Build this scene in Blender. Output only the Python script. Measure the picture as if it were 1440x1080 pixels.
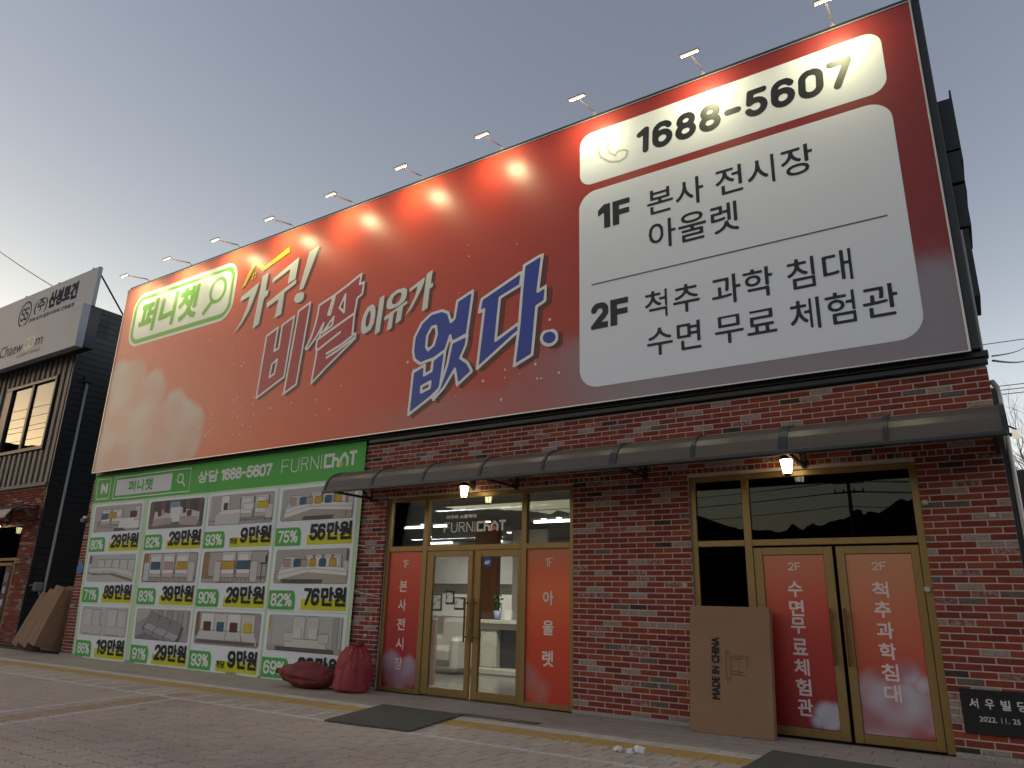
import bpy, bmesh, math, random
import numpy as np
from mathutils import Vector, Matrix
R=random.Random(7)
for o in list(bpy.data.objects): bpy.data.objects.remove(o)
SC=bpy.context.scene; COL=SC.collection
# ------------------------------------------------------------------ camera
cam=bpy.data.cameras.new('camera'); cam.lens=25.19; cam.sensor_width=36; cam.sensor_fit='HORIZONTAL'; cam.clip_start=0.05; cam.clip_end=3000
co=bpy.data.objects.new('camera',cam); COL.objects.link(co)
rx,ux,fx_=Vector((0.8404,0.5415,0.0249)),Vector((0.1396,-0.2605,0.9553)),Vector((-0.5238,0.7994,0.2945))
co.matrix_world=Matrix.Translation((0,-8.5,1.25))@Matrix((rx,ux,-fx_)).transposed().to_4x4()
SC.camera=co
# ------------------------------------------------------------------ world, sun, exposure
SUN_EL=math.radians(0.6); SUN_AZ=math.radians(-106)      # azimuth from +Y towards +X: low in the west, to the left, a little behind the camera
W=bpy.data.worlds.new('World'); SC.world=W; W.use_nodes=True
nt=W.node_tree; bg=nt.nodes['Background']
sky=nt.nodes.new('ShaderNodeTexSky'); sky.sky_type='NISHITA'; sky.sun_disc=False; sky.sun_elevation=SUN_EL; sky.sun_rotation=SUN_AZ
sky.air_density=1.0; sky.dust_density=4.0; sky.ozone_density=1.6; sky.altitude=50
hs=nt.nodes.new('ShaderNodeHueSaturation'); hs.inputs['Saturation'].default_value=0.52
nt.links.new(sky.outputs[0],hs.inputs['Color'])
# pale evening haze thickening evenly towards the horizon all round
tc=nt.nodes.new('ShaderNodeTexCoord'); sp=nt.nodes.new('ShaderNodeSeparateXYZ'); nt.links.new(tc.outputs['Generated'],sp.inputs[0])
def wm(op,a,b):
    n=nt.nodes.new('ShaderNodeMath'); n.operation=op
    for i,x in enumerate((a,b)):
        if isinstance(x,(int,float)): n.inputs[i].default_value=x
        else: nt.links.new(x,n.inputs[i])
    return n.outputs[0]
hz=wm('POWER',wm('SUBTRACT',1.0,wm('MAXIMUM',sp.outputs[2],0.0)),2.0)
cb=nt.nodes.new('ShaderNodeMix'); cb.data_type='RGBA'; nt.links.new(hz,cb.inputs[0]); cb.inputs[6].default_value=(.95,.925,1.0,1)
sunf=wm('POWER',wm('ADD',wm('MULTIPLY',wm('ADD',wm('MULTIPLY',sp.outputs[0],math.sin(SUN_AZ)),wm('MULTIPLY',sp.outputs[1],math.cos(SUN_AZ))),.5),.5),2.0)   # warmer towards the set sun
hc=nt.nodes.new('ShaderNodeMix'); hc.data_type='RGBA'; nt.links.new(sunf,hc.inputs[0]); hc.inputs[6].default_value=(1.22,1.08,.98,1); hc.inputs[7].default_value=(1.05,.86,.34,1); nt.links.new(hc.outputs[2],cb.inputs[7])
ml=nt.nodes.new('ShaderNodeMix'); ml.data_type='RGBA'; ml.blend_type='MULTIPLY'; ml.inputs[0].default_value=1; ml.clamp_result=False
nt.links.new(hs.outputs[0],ml.inputs[6]); nt.links.new(cb.outputs[2],ml.inputs[7])
h2=wm('POWER',wm('SUBTRACT',1.0,wm('MAXIMUM',sp.outputs[2],0.0)),6.0)
c2_=nt.nodes.new('ShaderNodeMix'); c2_.data_type='RGBA'; nt.links.new(h2,c2_.inputs[0]); c2_.inputs[6].default_value=(1,1,1,1); c2_.inputs[7].default_value=(6.3,6.35,6.8,1)
m2=nt.nodes.new('ShaderNodeMix'); m2.data_type='RGBA'; m2.blend_type='MULTIPLY'; m2.inputs[0].default_value=1; m2.clamp_result=False
nt.links.new(ml.outputs[2],m2.inputs[6]); nt.links.new(c2_.outputs[2],m2.inputs[7]); nt.links.new(m2.outputs[2],bg.inputs[0]); bg.inputs[1].default_value=0.15
sl=bpy.data.lights.new('sun','SUN'); sl.energy=0.02; sl.angle=math.radians(12); sl.color=(1,0.92,0.82)
so=bpy.data.objects.new('sun',sl); COL.objects.link(so)
sd=Vector((math.sin(SUN_AZ)*math.cos(SUN_EL),math.cos(SUN_AZ)*math.cos(SUN_EL),math.sin(SUN_EL)))
so.rotation_euler=(-sd).to_track_quat('-Z','Y').to_euler(); so.location=(0,-30,30)
vs=SC.view_settings; vs.view_transform='Standard'; vs.look='None'; vs.exposure=2.64; vs.gamma=1; vs.use_curve_mapping=False
LAMP_W=2.1; LANTERN_W=6.5; ROOM_W=1.0
SC.cycles.max_bounces=8; SC.cycles.transparent_max_bounces=16; SC.cycles.sample_clamp_indirect=6
SC.cycles.use_denoising=True
# ------------------------------------------------------------------ node helpers
class E:
    """a float socket with python operators"""
    def __init__(s,nt,v): s.nt=nt; s.v=v
    def m(s,op,*a):
        n=s.nt.nodes.new('ShaderNodeMath'); n.operation=op
        for i,x in enumerate((s,)+a):
            x=x.v if isinstance(x,E) else x
            if isinstance(x,(int,float)): n.inputs[i].default_value=x
            else: s.nt.links.new(x,n.inputs[i])
        return E(s.nt,n.outputs[0])
    def __add__(s,o): return s.m('ADD',o)
    def __sub__(s,o): return s.m('SUBTRACT',o)
    def __mul__(s,o): return s.m('MULTIPLY',o)
    def __lt__(s,o): return s.m('LESS_THAN',o)
    def __gt__(s,o): return s.m('GREATER_THAN',o)
    def abs(s): return s.m('ABSOLUTE')
    def max(s,o): return s.m('MAXIMUM',o)
    def min(s,o): return s.m('MINIMUM',o)
    def frac(s): return s.m('FRACT')
    def ss(s,a,b):
        n=s.nt.nodes.new('ShaderNodeMapRange'); n.interpolation_type='SMOOTHSTEP'
        s.nt.links.new(s.v,n.inputs[0]); n.inputs[1].default_value=a; n.inputs[2].default_value=b
        return E(s.nt,n.outputs[0])
class Mat:
    def __init__(s,name,col=(.5,.5,.5),rough=.6,metal=0,spec=.5,**k):
        s.m=bpy.data.materials.new(name); s.m.use_nodes=True; s.nt=s.m.node_tree; s.b=s.nt.nodes['Principled BSDF']
        s.b.inputs['Base Color'].default_value=(*col,1); s.b.inputs['Roughness'].default_value=rough
        s.b.inputs['Metallic'].default_value=metal; s.b.inputs['Specular IOR Level'].default_value=spec
        s.cur=None; s.col=col
    def coord(s,kind='Object'):
        key='_c'+kind
        if not hasattr(s,key):
            if kind=='World': n=s.nt.nodes.new('ShaderNodeNewGeometry'); setattr(s,key,n.outputs['Position'])
            else: n=s.nt.nodes.new('ShaderNodeTexCoord'); setattr(s,key,n.outputs[kind])
        return getattr(s,key)
    def xyz(s,kind='World'):
        n=s.nt.nodes.new('ShaderNodeSeparateXYZ'); s.nt.links.new(s.coord(kind),n.inputs[0])
        return [E(s.nt,n.outputs[i]) for i in range(3)]
    def noise(s,scale,kind='World',detail=4,rough=.55,stretch=None,dist=0):
        n=s.nt.nodes.new('ShaderNodeTexNoise'); n.inputs['Scale'].default_value=scale; n.inputs['Detail'].default_value=detail; n.inputs['Roughness'].default_value=rough; n.inputs['Distortion'].default_value=dist
        src=s.coord(kind)
        if stretch:
            mp=s.nt.nodes.new('ShaderNodeMapping'); mp.inputs['Scale'].default_value=stretch; s.nt.links.new(src,mp.inputs[0]); src=mp.outputs[0]
        s.nt.links.new(src,n.inputs['Vector']); return E(s.nt,n.outputs[0])
    def mix(s,fac,a,b,mode='MIX'):
        n=s.nt.nodes.new('ShaderNodeMix'); n.data_type='RGBA'; n.blend_type=mode
        for sock,x in ((n.inputs[0],fac),(n.inputs[6],a),(n.inputs[7],b)):
            x=x.v if isinstance(x,E) else x
            if isinstance(x,tuple): sock.default_value=(*x,1)
            elif isinstance(x,(int,float)): sock.default_value=x
            else: s.nt.links.new(x,sock)
        return n.outputs[2]
    def color(s,c): s.nt.links.new(c,s.b.inputs['Base Color']); return s
    def grime(s,scale=6,amt=.25,dark=(.5,.47,.43),kind='World',stretch=None,base=None):
        f=s.noise(scale,kind,stretch=stretch).ss(.35,.75)*amt
        base=base if base is not None else s.col
        s.color(s.mix(f,base,tuple(a*d for a,d in zip(s.col,dark)))); return s
    def rough(s,e): s.nt.links.new(e.v,s.b.inputs['Roughness']); return s
    def bump(s,h,strength=.3,dist=.01):
        n=s.nt.nodes.new('ShaderNodeBump'); n.inputs['Strength'].default_value=strength; n.inputs['Distance'].default_value=dist
        s.nt.links.new(h.v,n.inputs['Height']); s.nt.links.new(n.outputs[0],s.b.inputs['Normal']); return s
    def emit(s,col,st): s.b.inputs['Emission Color'].default_value=(*col,1); s.b.inputs['Emission Strength'].default_value=st; return s
def glass(name,tint=(.9,.92,.9),ior=1.5,mirror=0.0,rough=0.0,gain=1.5):
    m=bpy.data.materials.new(name); m.use_nodes=True; nt=m.node_tree; nt.nodes.clear()
    out=nt.nodes.new('ShaderNodeOutputMaterial'); mx=nt.nodes.new('ShaderNodeMixShader'); tr=nt.nodes.new('ShaderNodeBsdfTransparent'); gl=nt.nodes.new('ShaderNodeBsdfGlossy'); fr=nt.nodes.new('ShaderNodeFresnel')
    tr.inputs[0].default_value=(*tint,1); gl.inputs['Roughness'].default_value=rough; gl.inputs[0].default_value=(.88,.95,1,1); fr.inputs[0].default_value=ior
    f=E(nt,fr.outputs[0])*gain+mirror; f=f.min(1.0)
    nt.links.new(f.v,mx.inputs[0]); nt.links.new(tr.outputs[0],mx.inputs[1]); nt.links.new(gl.outputs[0],mx.inputs[2]); nt.links.new(mx.outputs[0],out.inputs[0])
    return m
# ------------------------------------------------------------------ mesh helpers
class MB:
    def __init__(s): s.v=[]; s.f=[]; s.mi=[]; s.c=[]; s.col=None
    def face(s,pts,mi=0,c=None):
        n=len(s.v); s.v+= [tuple(p) for p in pts]; s.f.append(tuple(range(n,n+len(pts)))); s.mi.append(mi); s.c.append(c)
        return s
    def raw(s,vs,fs,mi=0,c=None):
        n=len(s.v); s.v+=[tuple(p) for p in vs]
        for f in fs: s.f.append(tuple(n+i for i in f)); s.mi.append(mi); s.c.append(c)
        return s
    def box(s,x0,x1,y0,y1,z0,z1,mi=0,c=None,skip=''):
        vs=[(x0,y0,z0),(x1,y0,z0),(x1,y1,z0),(x0,y1,z0),(x0,y0,z1),(x1,y0,z1),(x1,y1,z1),(x0,y1,z1)]
        fs={'b':(0,3,2,1),'t':(4,5,6,7),'f':(0,1,5,4),'k':(2,3,7,6),'l':(3,0,4,7),'r':(1,2,6,5)}
        return s.raw(vs,[f for k,f in fs.items() if k not in skip],mi,c)
    def cbox(s,x0,x1,y0,y1,z0,z1,b=.01,mi=0,c=None):
        """box with chamfered edges"""
        b=min(b,(x1-x0)*.45,(y1-y0)*.45,(z1-z0)*.45)
        bm=bmesh.new(); bmesh.ops.create_cube(bm,size=1)
        for v in bm.verts: v.co=Vector(((x0+x1)/2+v.co.x*(x1-x0),(y0+y1)/2+v.co.y*(y1-y0),(z0+z1)/2+v.co.z*(z1-z0)))
        bmesh.ops.bevel(bm,geom=bm.edges[:],offset=b,segments=1,affect='EDGES'); bm.verts.index_update()
        s.raw([v.co for v in bm.verts],[[v.index for v in f.verts] for f in bm.faces],mi,c); bm.free(); return s
    def tube(s,pts,r,n=8,mi=0,c=None,cap=True):
        pts=[Vector(p) for p in pts]; rr=r if isinstance(r,(list,tuple)) else [r]*len(pts); rings=[]; base=len(s.v); up=None
        for i,p in enumerate(pts):
            t=(pts[min(i+1,len(pts)-1)]-pts[max(i-1,0)]).normalized()
            if up is None: up=Vector((0,0,1)) if abs(t.z)<.9 else Vector((1,0,0))
            a=t.cross(up).normalized(); b=a.cross(t).normalized(); up=b
            for k in range(n):
                th=2*math.pi*k/n; s.v.append(tuple(p+(a*math.cos(th)+b*math.sin(th))*rr[i]))
        for i in range(len(pts)-1):
            for k in range(n):
                k2=(k+1)%n; s.f.append((base+i*n+k,base+i*n+k2,base+(i+1)*n+k2,base+(i+1)*n+k)); s.mi.append(mi); s.c.append(c)
        if cap:
            s.f.append(tuple(base+k for k in range(n))[::-1]); s.mi.append(mi); s.c.append(c)
            e=base+(len(pts)-1)*n; s.f.append(tuple(e+k for k in range(n))); s.mi.append(mi); s.c.append(c)
        return s
    def lathe(s,prof,cx,cy,n=20,mi=0,c=None):
        base=len(s.v)
        for r,z in prof:
            for k in range(n): s.v.append((cx+r*math.cos(2*math.pi*k/n),cy+r*math.sin(2*math.pi*k/n),z))
        for i in range(len(prof)-1):
            for k in range(n):
                k2=(k+1)%n; s.f.append((base+i*n+k,base+i*n+k2,base+(i+1)*n+k2,base+(i+1)*n+k)); s.mi.append(mi); s.c.append(c)
        return s
    def build(s,name,mats,parent=None,loc=(0,0,0),smooth=False,wave=None):
        me=bpy.data.meshes.new(name); L=Vector(loc)
        vs=s.v if wave is None else [(x,y+wave(x,z),z) for x,y,z in s.v]
        me.from_pydata([(x-L.x,y-L.y,z-L.z) for x,y,z in vs],[],s.f)
        mats=mats if isinstance(mats,(list,tuple)) else [mats]
        for m in mats: me.materials.append(m.m if isinstance(m,Mat) else m)
        if len(mats)>1: me.polygons.foreach_set('material_index',s.mi)
        if any(c is not None for c in s.c):
            at=me.color_attributes.new('Col','FLOAT_COLOR','CORNER'); buf=[]
            for f,c in zip(s.f,s.c): buf+=list((*(c or (.8,.8,.8)),1))*len(f)
            at.data.foreach_set('color',buf)
        if smooth: me.polygons.foreach_set('use_smooth',[True]*len(me.polygons))
        me.update()
        return link(name,me,parent,loc)
def link(name,me,parent=None,loc=(0,0,0)):
    o=bpy.data.objects.new(name,me); COL.objects.link(o)
    if parent is not None:
        o.parent=parent; base=parent.location+(parent.parent.location if parent.parent else Vector()); o.location=Vector(loc)-base
    else: o.location=loc
    return o
def tag(o,label=None,cat=None,group=None,kind=None):
    for k,v in (('label',label),('category',cat),('group',group),('kind',kind)):
        if v: o[k]=v
    return o
def thing(name,label,cat,loc=(0,0,0),group=None,kind=None):
    o=bpy.data.objects.new(name,None); COL.objects.link(o); o.location=loc; o.empty_display_size=.2
    return tag(o,label,cat,group,kind)
# ------------------------------------------------------------------ signed-distance lettering
def segs_of(loops,closed=True):
    out=[]
    for l in loops:
        a=np.array(l,float); b=np.roll(a,-1,0)
        if not closed: a,b=a[:-1],b[:-1]
        out.append(np.hstack([a,b]))
    return np.vstack(out)
def dist(P,S):
    a=S[:,:2];d=S[:,2:]-a; L=np.maximum((d**2).sum(1),1e-12); out=np.empty(len(P))
    for i in range(0,len(P),4000):
        p=P[i:i+4000,None,:]-a[None]; t=np.clip((p*d).sum(2)/L,0,1); out[i:i+4000]=np.sqrt((((p-t[...,None]*d)**2).sum(2)).min(1))
    return out
def inside(P,S):
    out=np.zeros(len(P),bool); x0,y0,x1,y1=S.T
    for i in range(0,len(P),4000):
        px=P[i:i+4000,0][:,None]; py=P[i:i+4000,1][:,None]
        c=((y0<=py)!=(y1<=py)); xi=x0+(py-y0)*(x1-x0)/np.where(y1==y0,1e-9,y1-y0)
        out[i:i+4000]=((c&(px<xi)).sum(1)%2)==1
    return out
class Shape:
    """polygons (even-odd), strokes with a radius"""
    def __init__(s): s.parts=[]
    def poly(s,*loops): s.parts.append(('p',segs_of(loops),0)); return s
    def segs(s,S,off=0): s.parts.append(('p',S,off)); return s
    def stroke(s,r,*lines): s.parts.append(('s',segs_of(lines,False),r)); return s
    def ring(s,r,loop): s.parts.append(('s',segs_of([loop],True),r)); return s
    def f(s,P):
        v=None
        for k,S,r in s.parts:
            d=dist(P,S); q=np.where(inside(P,S),d,-d)+r if k=='p' else r-d
            v=q if v is None else np.maximum(v,q)
        return v
    def bbox(s,g):
        A=np.vstack([np.vstack([S[:,:2],S[:,2:]]) for _,S,_ in s.parts]); m=max(r for _,_,r in s.parts)+g
        return A[:,0].min()-m,A[:,0].max()+m,A[:,1].min()-m,A[:,1].max()+m
def msq(mb,fn,bb,h,y,off=0,dx=0,dz=0,mi=0,c=None,maxrun=99):
    """marching squares of fn+off>0 in the XZ plane at depth y; runs of full cells become one quad"""
    x0,x1,z0,z1=bb; nx=max(2,int((x1-x0)/h)+3); nz=max(2,int((z1-z0)/h)+3)
    xs=x0-h+np.arange(nx)*h; zs=z0-h+np.arange(nz)*h
    X,Z=np.meshgrid(xs,zs); V=(fn(np.stack([X.ravel(),Z.ravel()],1))+off).reshape(nz,nx); V[0]=V[-1]=-1; V[:,0]=V[:,-1]=-1
    I=V>0
    for j in range(nz-1):
        a,b=I[j],I[j+1]; cnt=a[:-1].astype(int)+a[1:]+b[:-1]+b[1:]; i=0
        idx=np.nonzero(cnt)[0]; k=0
        while k<len(idx):
            i=idx[k]
            if cnt[i]==4:
                e=k
                while e+1<len(idx) and idx[e+1]==idx[e]+1 and cnt[idx[e+1]]==4 and e-k<maxrun: e+=1
                xa,xb=xs[i],xs[idx[e]+1]; mb.face([(xa+dx,y,zs[j]+dz),(xb+dx,y,zs[j]+dz),(xb+dx,y,zs[j+1]+dz),(xa+dx,y,zs[j+1]+dz)],mi,c); k=e+1; continue
            cs=[(xs[i],zs[j],V[j,i]),(xs[i+1],zs[j],V[j,i+1]),(xs[i+1],zs[j+1],V[j+1,i+1]),(xs[i],zs[j+1],V[j+1,i])]; P=[]
            for q in range(4):
                p,r=cs[q],cs[(q+1)%4]
                if p[2]>0: P.append((p[0]+dx,y,p[1]+dz))
                if (p[2]>0)!=(r[2]>0):
                    t=p[2]/(p[2]-r[2]); P.append((p[0]+t*(r[0]-p[0])+dx,y,p[1]+t*(r[1]-p[1])+dz))
            if len(P)>2: mb.face(P,mi,c)
            k+=1
def draw(mb,sh,h,y,off=0,grow=None,**k):
    msq(mb,sh.f,sh.bbox(max(off,0)),h,y,off,**k)
_tc={}
def font_segs(s):
    if s in _tc: return _tc[s]
    cu=bpy.data.curves.new('t','FONT'); cu.body=s; cu.size=1; cu.resolution_u=3
    o=bpy.data.objects.new('t',cu); COL.objects.link(o)
    dg=bpy.context.evaluated_depsgraph_get(); me=o.evaluated_get(dg).to_mesh()
    vs=np.array([(v.co.x,v.co.y) for v in me.vertices]); cnt={}
    for p in me.polygons:
        for e in p.edge_keys: cnt[e]=cnt.get(e,0)+1
    # boundary edges, merging duplicated vertices by position
    key={}; q=[key.setdefault((round(a,5),round(b,5)),i) for i,(a,b) in enumerate(vs)]; ec={}
    for p in me.polygons:
        for a,b in p.edge_keys:
            a,b=sorted((q[a],q[b])); ec[(a,b)]=ec.get((a,b),0)+1
    S=np.array([(*vs[a],*vs[b]) for (a,b),n in ec.items() if n%2==1])
    o.evaluated_get(dg).to_mesh_clear(); bpy.data.objects.remove(o); bpy.data.curves.remove(cu)
    _tc[s]=S; return S
def fit(S,box,off=0,shear=0):
    S=S.copy(); 
    for i in (0,2): S[:,i]+=shear*S[:,i+1]
    xs=np.r_[S[:,0],S[:,2]]; zs=np.r_[S[:,1],S[:,3]]; x0,x1,z0,z1=box; x0+=off;x1-=off;z0+=off;z1-=off
    for i in (0,2):
        S[:,i]=x0+(S[:,i]-xs.min())/(xs.max()-xs.min())*(x1-x0); S[:,i+1]=z0+(S[:,i+1]-zs.min())/(zs.max()-zs.min())*(z1-z0)
    return S
def text(mb,s,box,y,h=None,off=0,shear=0,dx=0,dz=0,mi=0,c=None,maxrun=99):
    """Korean/Latin text fitted to a box (x0,x1,z0,z1) on the plane y; off thickens the strokes"""
    S=fit(font_segs(s),box,off,shear); h=h or (box[3]-box[2])/34
    # split into words/glyph clusters by x gaps to keep the grids small
    order=np.argsort(np.minimum(S[:,0],S[:,2])); S=S[order]; grp=[]; cur=[S[0]]; mx=max(S[0][0],S[0][2])
    for r in S[1:]:
        if min(r[0],r[2])>mx+2*abs(off)+2*h: grp.append(cur); cur=[]
        cur.append(r); mx=max(mx,r[0],r[2])
    grp.append(cur)
    for g in grp:
        g=np.array(g); sh=Shape().segs(g,off); draw(mb,sh,h,y,dx=dx,dz=dz,mi=mi,c=c,maxrun=maxrun)
def arc(cx,cz,rx,rz,a0,a1,n=14): return [(cx+rx*math.cos(math.radians(a0+(a1-a0)*i/n)),cz+rz*math.sin(math.radians(a0+(a1-a0)*i/n))) for i in range(n+1)]
G_={'0':(.56,[arc(.28,.72,.28,.28,0,180)+arc(.28,.28,.28,.28,180,360)+[(.56,.72)]]),
'1':(.3,[[(0,.82),(.26,1),(.26,0)]]),
'2':(.56,[arc(.28,.72,.28,.28,170,-35)+[(0,0),(.56,0)]]),
'3':(.56,[arc(.27,.76,.25,.24,165,-90)+arc(.27,.26,.28,.26,90,-165)]),
'5':(.56,[[(.52,1),(.08,1),(.05,.52)]+arc(.27,.3,.28,.3,110,-155)]),
'6':(.56,[arc(.28,.3,.28,.3,0,360),[(0,.3),(0,.7)]+arc(.28,.7,.28,.3,180,30)]),
'7':(.54,[[(0,1),(.54,1),(.2,0)]]),
'8':(.56,[arc(.28,.76,.24,.24,0,360),arc(.28,.27,.28,.27,0,360)]),
'9':(.56,[arc(.28,.7,.28,.3,0,360),[(.56,.7),(.56,.3)]+arc(.28,.3,.28,.3,0,-150)]),
'%':(.8,[arc(.15,.78,.15,.22,0,360),arc(.65,.22,.15,.22,0,360),[(.62,1),(.18,0)]]),
'-':(.4,[[(.02,.45),(.38,.45)]]),'F':(.48,[[(0,0),(0,1),(.48,1)],[(0,.5),(.42,.5)]]),'.':(.06,[[(.02,0),(.04,0)]]),
'N':(.55,[[(0,0),(0,1),(.55,0),(.55,1)]]),'U':(.55,[[(0,1),(0,.3)]+arc(.27,.28,.27,.28,180,360)+[(.55,1)]]),
'R':(.5,[[(0,0),(0,1),(.25,1)]+arc(.25,.76,.23,.24,90,-90)+[(0,.52)],[(.28,.52),(.5,0)]]),'I':(.02,[[(0,0),(0,1)]]),
'C':(.5,[[(.5,.95),(0,.95),(0,0.02),(.5,0.02)]]),'h':(.45,[[(0,1),(0,0)],[(0,.58),(.3,.58),(.45,.42),(.45,0)]]),
'A':(.6,[[(0,0),(0,.55),(.3,.95),(.6,.55),(.6,0)]]),'T':(.5,[[(0,.97),(.5,.97)],[(.25,.97),(.25,0)]]),
'S':(.5,[arc(.26,.75,.22,.23,20,270)+arc(.26,.26,.24,.26,90,-160)]),'D':(.5,[[(0,0),(0,1),(.2,1)]+arc(.2,.5,.28,.5,90,-90)+[(0,0)]])}
def strokes(s,box,r,shear=0,gap=None):
    """stroke lettering fitted into box"""
    x0,x1,z0,z1=box; Hh=z1-z0-2*r; gap=.22 if gap is None else gap; out=[]; x=0
    for ch in s:
        if ch==' ': x+=.3; continue
        w,ls=G_[ch]
        for l in ls: out.append([(x+a+shear*b,b) for a,b in l])
        x+=w+gap
    xs=[p[0] for l in out for p in l]; a,b=min(xs),max(xs); sx=(x1-x0-2*r)/(b-a)
    return Shape().stroke(r,*[[(x0+r+(p-a)*sx,z0+r+q*Hh) for p,q in l] for l in out])
def rrect(x0,x1,z0,z1,r,n=6,corners='1111'):
    P=[]
    for k,(cx,cz,a) in enumerate(((x1-r,z1-r,0),(x0+r,z1-r,90),(x0+r,z0+r,180),(x1-r,z0+r,270))):
        P+=arc(cx,cz,r,r,a,a+90,n) if corners[k]=='1' else [((x1,z1),(x0,z1),(x0,z0),(x1,z0))[k]]
    return P
def flat(mb,pts,y,mi=0,c=None): mb.face([(p[0],y,p[1]) for p in pts],mi,c)
# ================================================================== materials
def brick_mat(name,col,col2,s2=.5):
    m=Mat(name,col,.86,spec=.25); n=m.noise(26,detail=5); n2=m.noise(3.1,detail=2); n3=m.noise(90,detail=2)
    c=m.mix(n.ss(.42,.62)*s2,col,col2); c=m.mix(n2.ss(.4,.7)*.35,c,tuple(x*.6 for x in col)); c=m.mix(n3.ss(.55,.75)*.3,c,tuple(min(1,x*1.6) for x in col)); m.color(c)
    m.bump(n+n3*.4,.55,.006); return m
BR=[brick_mat('brick_red',(.27,.055,.033),(.21,.045,.030)),brick_mat('brick_deep_red',(.20,.040,.028),(.26,.06,.038)),brick_mat('brick_orange_red',(.30,.075,.045),(.23,.055,.036)),
    brick_mat('brick_maroon',(.175,.038,.033),(.235,.05,.036)),brick_mat('brick_whitewashed',(.34,.28,.25),(.26,.12,.095),.55),brick_mat('brick_half_washed',(.24,.075,.06),(.36,.29,.26),.9),
    brick_mat('brick_charred',(.045,.035,.032),(.10,.06,.05)),brick_mat('brick_brown_grey',(.13,.10,.085),(.20,.15,.13))]
BRW=[26,22,10,16,10,7,3,3]
mortar=Mat('mortar',(.56,.47,.43),.95,spec=.2).grime(5,.3); mortar.bump(mortar.noise(70),.5,.004)
black_steel=Mat('dark_steel',(.022,.026,.032),.42,spec=.5); black_steel.grime(4,.4,(.6,.6,.6))
black_clad=Mat('black_cladding',(.020,.024,.028),.5); 
gold=Mat('gold_anodised_frame',(.31,.20,.072),.38,metal=.35,spec=.5); gold.color(gold.mix(gold.noise(9,stretch=(1,1,.2)).ss(.35,.75)*.35,(.31,.20,.072),(.21,.135,.05))); gold.bump(gold.noise(160,stretch=(1,1,.05)),.08,.002)
granite=Mat('granite_plinth',(.36,.34,.33),.8); granite.color(granite.mix(granite.noise(150,detail=2).ss(.4,.6),(.20,.19,.19),(.46,.44,.43)))
dark_room=Mat('dark_interior',(.03,.03,.032),.8)
white_wall=Mat('interior_white_paint',(.70,.68,.64),.7)
grey_wall=Mat('interior_grey_paint',(.34,.33,.31),.7)
floor_tile=Mat('polished_floor_tile',(.22,.21,.19),.18,spec=.6).grime(2,.4)
wood=Mat('wood_panel',(.22,.085,.03),.5).grime(5,.5,stretch=(1,1,.15))
pane_glass=glass('window_glass',(.86,.88,.86),1.5); dark_glass=glass('dark_tinted_glass',(.10,.11,.12),1.5,.0,gain=.62); mirror_glass=glass('reflective_coated_glass',(.25,.24,.2),1.5,.0,gain=.75)
# print on vinyl: colour attribute only
def print_mat(name,rough,spec=.4,bump=0,coat=0):
    m=Mat(name,(1,1,1),rough,spec=spec); a=m.nt.nodes.new('ShaderNodeAttribute'); a.attribute_name='Col'; m.color(a.outputs['Color'])
    if coat: m.b.inputs['Coat Weight'].default_value=coat; m.b.inputs['Coat Roughness'].default_value=.3
    return m
board_print=print_mat('board_print',.38,.34); vinyl_print=print_mat('vinyl_banner_print',.6,.15); vinyl_print.bump(vinyl_print.noise(1.6,stretch=(1.6,1,.30),detail=3)+vinyl_print.noise(5,stretch=(1,1,.6),detail=2)*.25,.55,.05); board_print.bump(board_print.noise(1,stretch=(7,1,.12),detail=3),.12,.01)
sticker=print_mat('sticker_print',.35,.4); ink=print_mat('carton_ink',.8,.2)
def cloud_print(name,stops,blobs,ccol,rough=.35,spec=.5,soft=.05,xgrad=None,spark=0,nscale=3,c2=None,aspect=1.0):
    """flat printed artwork in the panel's own 0..1 coordinates: vertical colour stops, soft cloud blobs (x,z,r)"""
    m=Mat(name,(.5,.1,.1),rough,spec=spec); x,_,z=m.xyz('Generated')
    rp=m.nt.nodes.new('ShaderNodeValToRGB'); cr=rp.color_ramp; drv=z if xgrad is None else x*xgrad[0]+z*xgrad[1]
    m.nt.links.new(drv.v,rp.inputs[0])
    while len(cr.elements)<len(stops): cr.elements.new(.5)
    for e,(p,c) in zip(cr.elements,stops): e.position=p; e.color=(*c,1)
    base=rp.outputs[0]
    if blobs:
        nz=(m.noise(nscale*1.3,'Object',detail=3,rough=.45)-.5)*.085; f=None
        for bx,bz,r in blobs:
            d=((x-bx)*aspect).m('POWER',2)+(z-bz).m('POWER',2); d=d.m('SQRT'); e=(d*-1+r+nz*(r*6)).ss(0,soft)
            f=e if f is None else f.max(e)
        nn=m.noise(nscale*.9,'Object',detail=1).ss(.3,.75)
        base=m.mix(f*(nn*.10+.86),base,m.mix(nn,c2 or tuple(v*.8 for v in ccol),ccol))
    m.color(base); return m
def linmask(x,y,p,q,hw):
    """1 on the strip of half width hw round the segment p-q"""
    dx,dy=q[0]-p[0],q[1]-p[1]; L=math.hypot(dx,dy); dx/=L; dy/=L
    u=(x-p[0])*dx+(y-p[1])*dy; v=(x-p[0])*(-dy)+(y-p[1])*dx
    return (v.abs()<hw)*(u>0.0)*(u<L)
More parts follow.
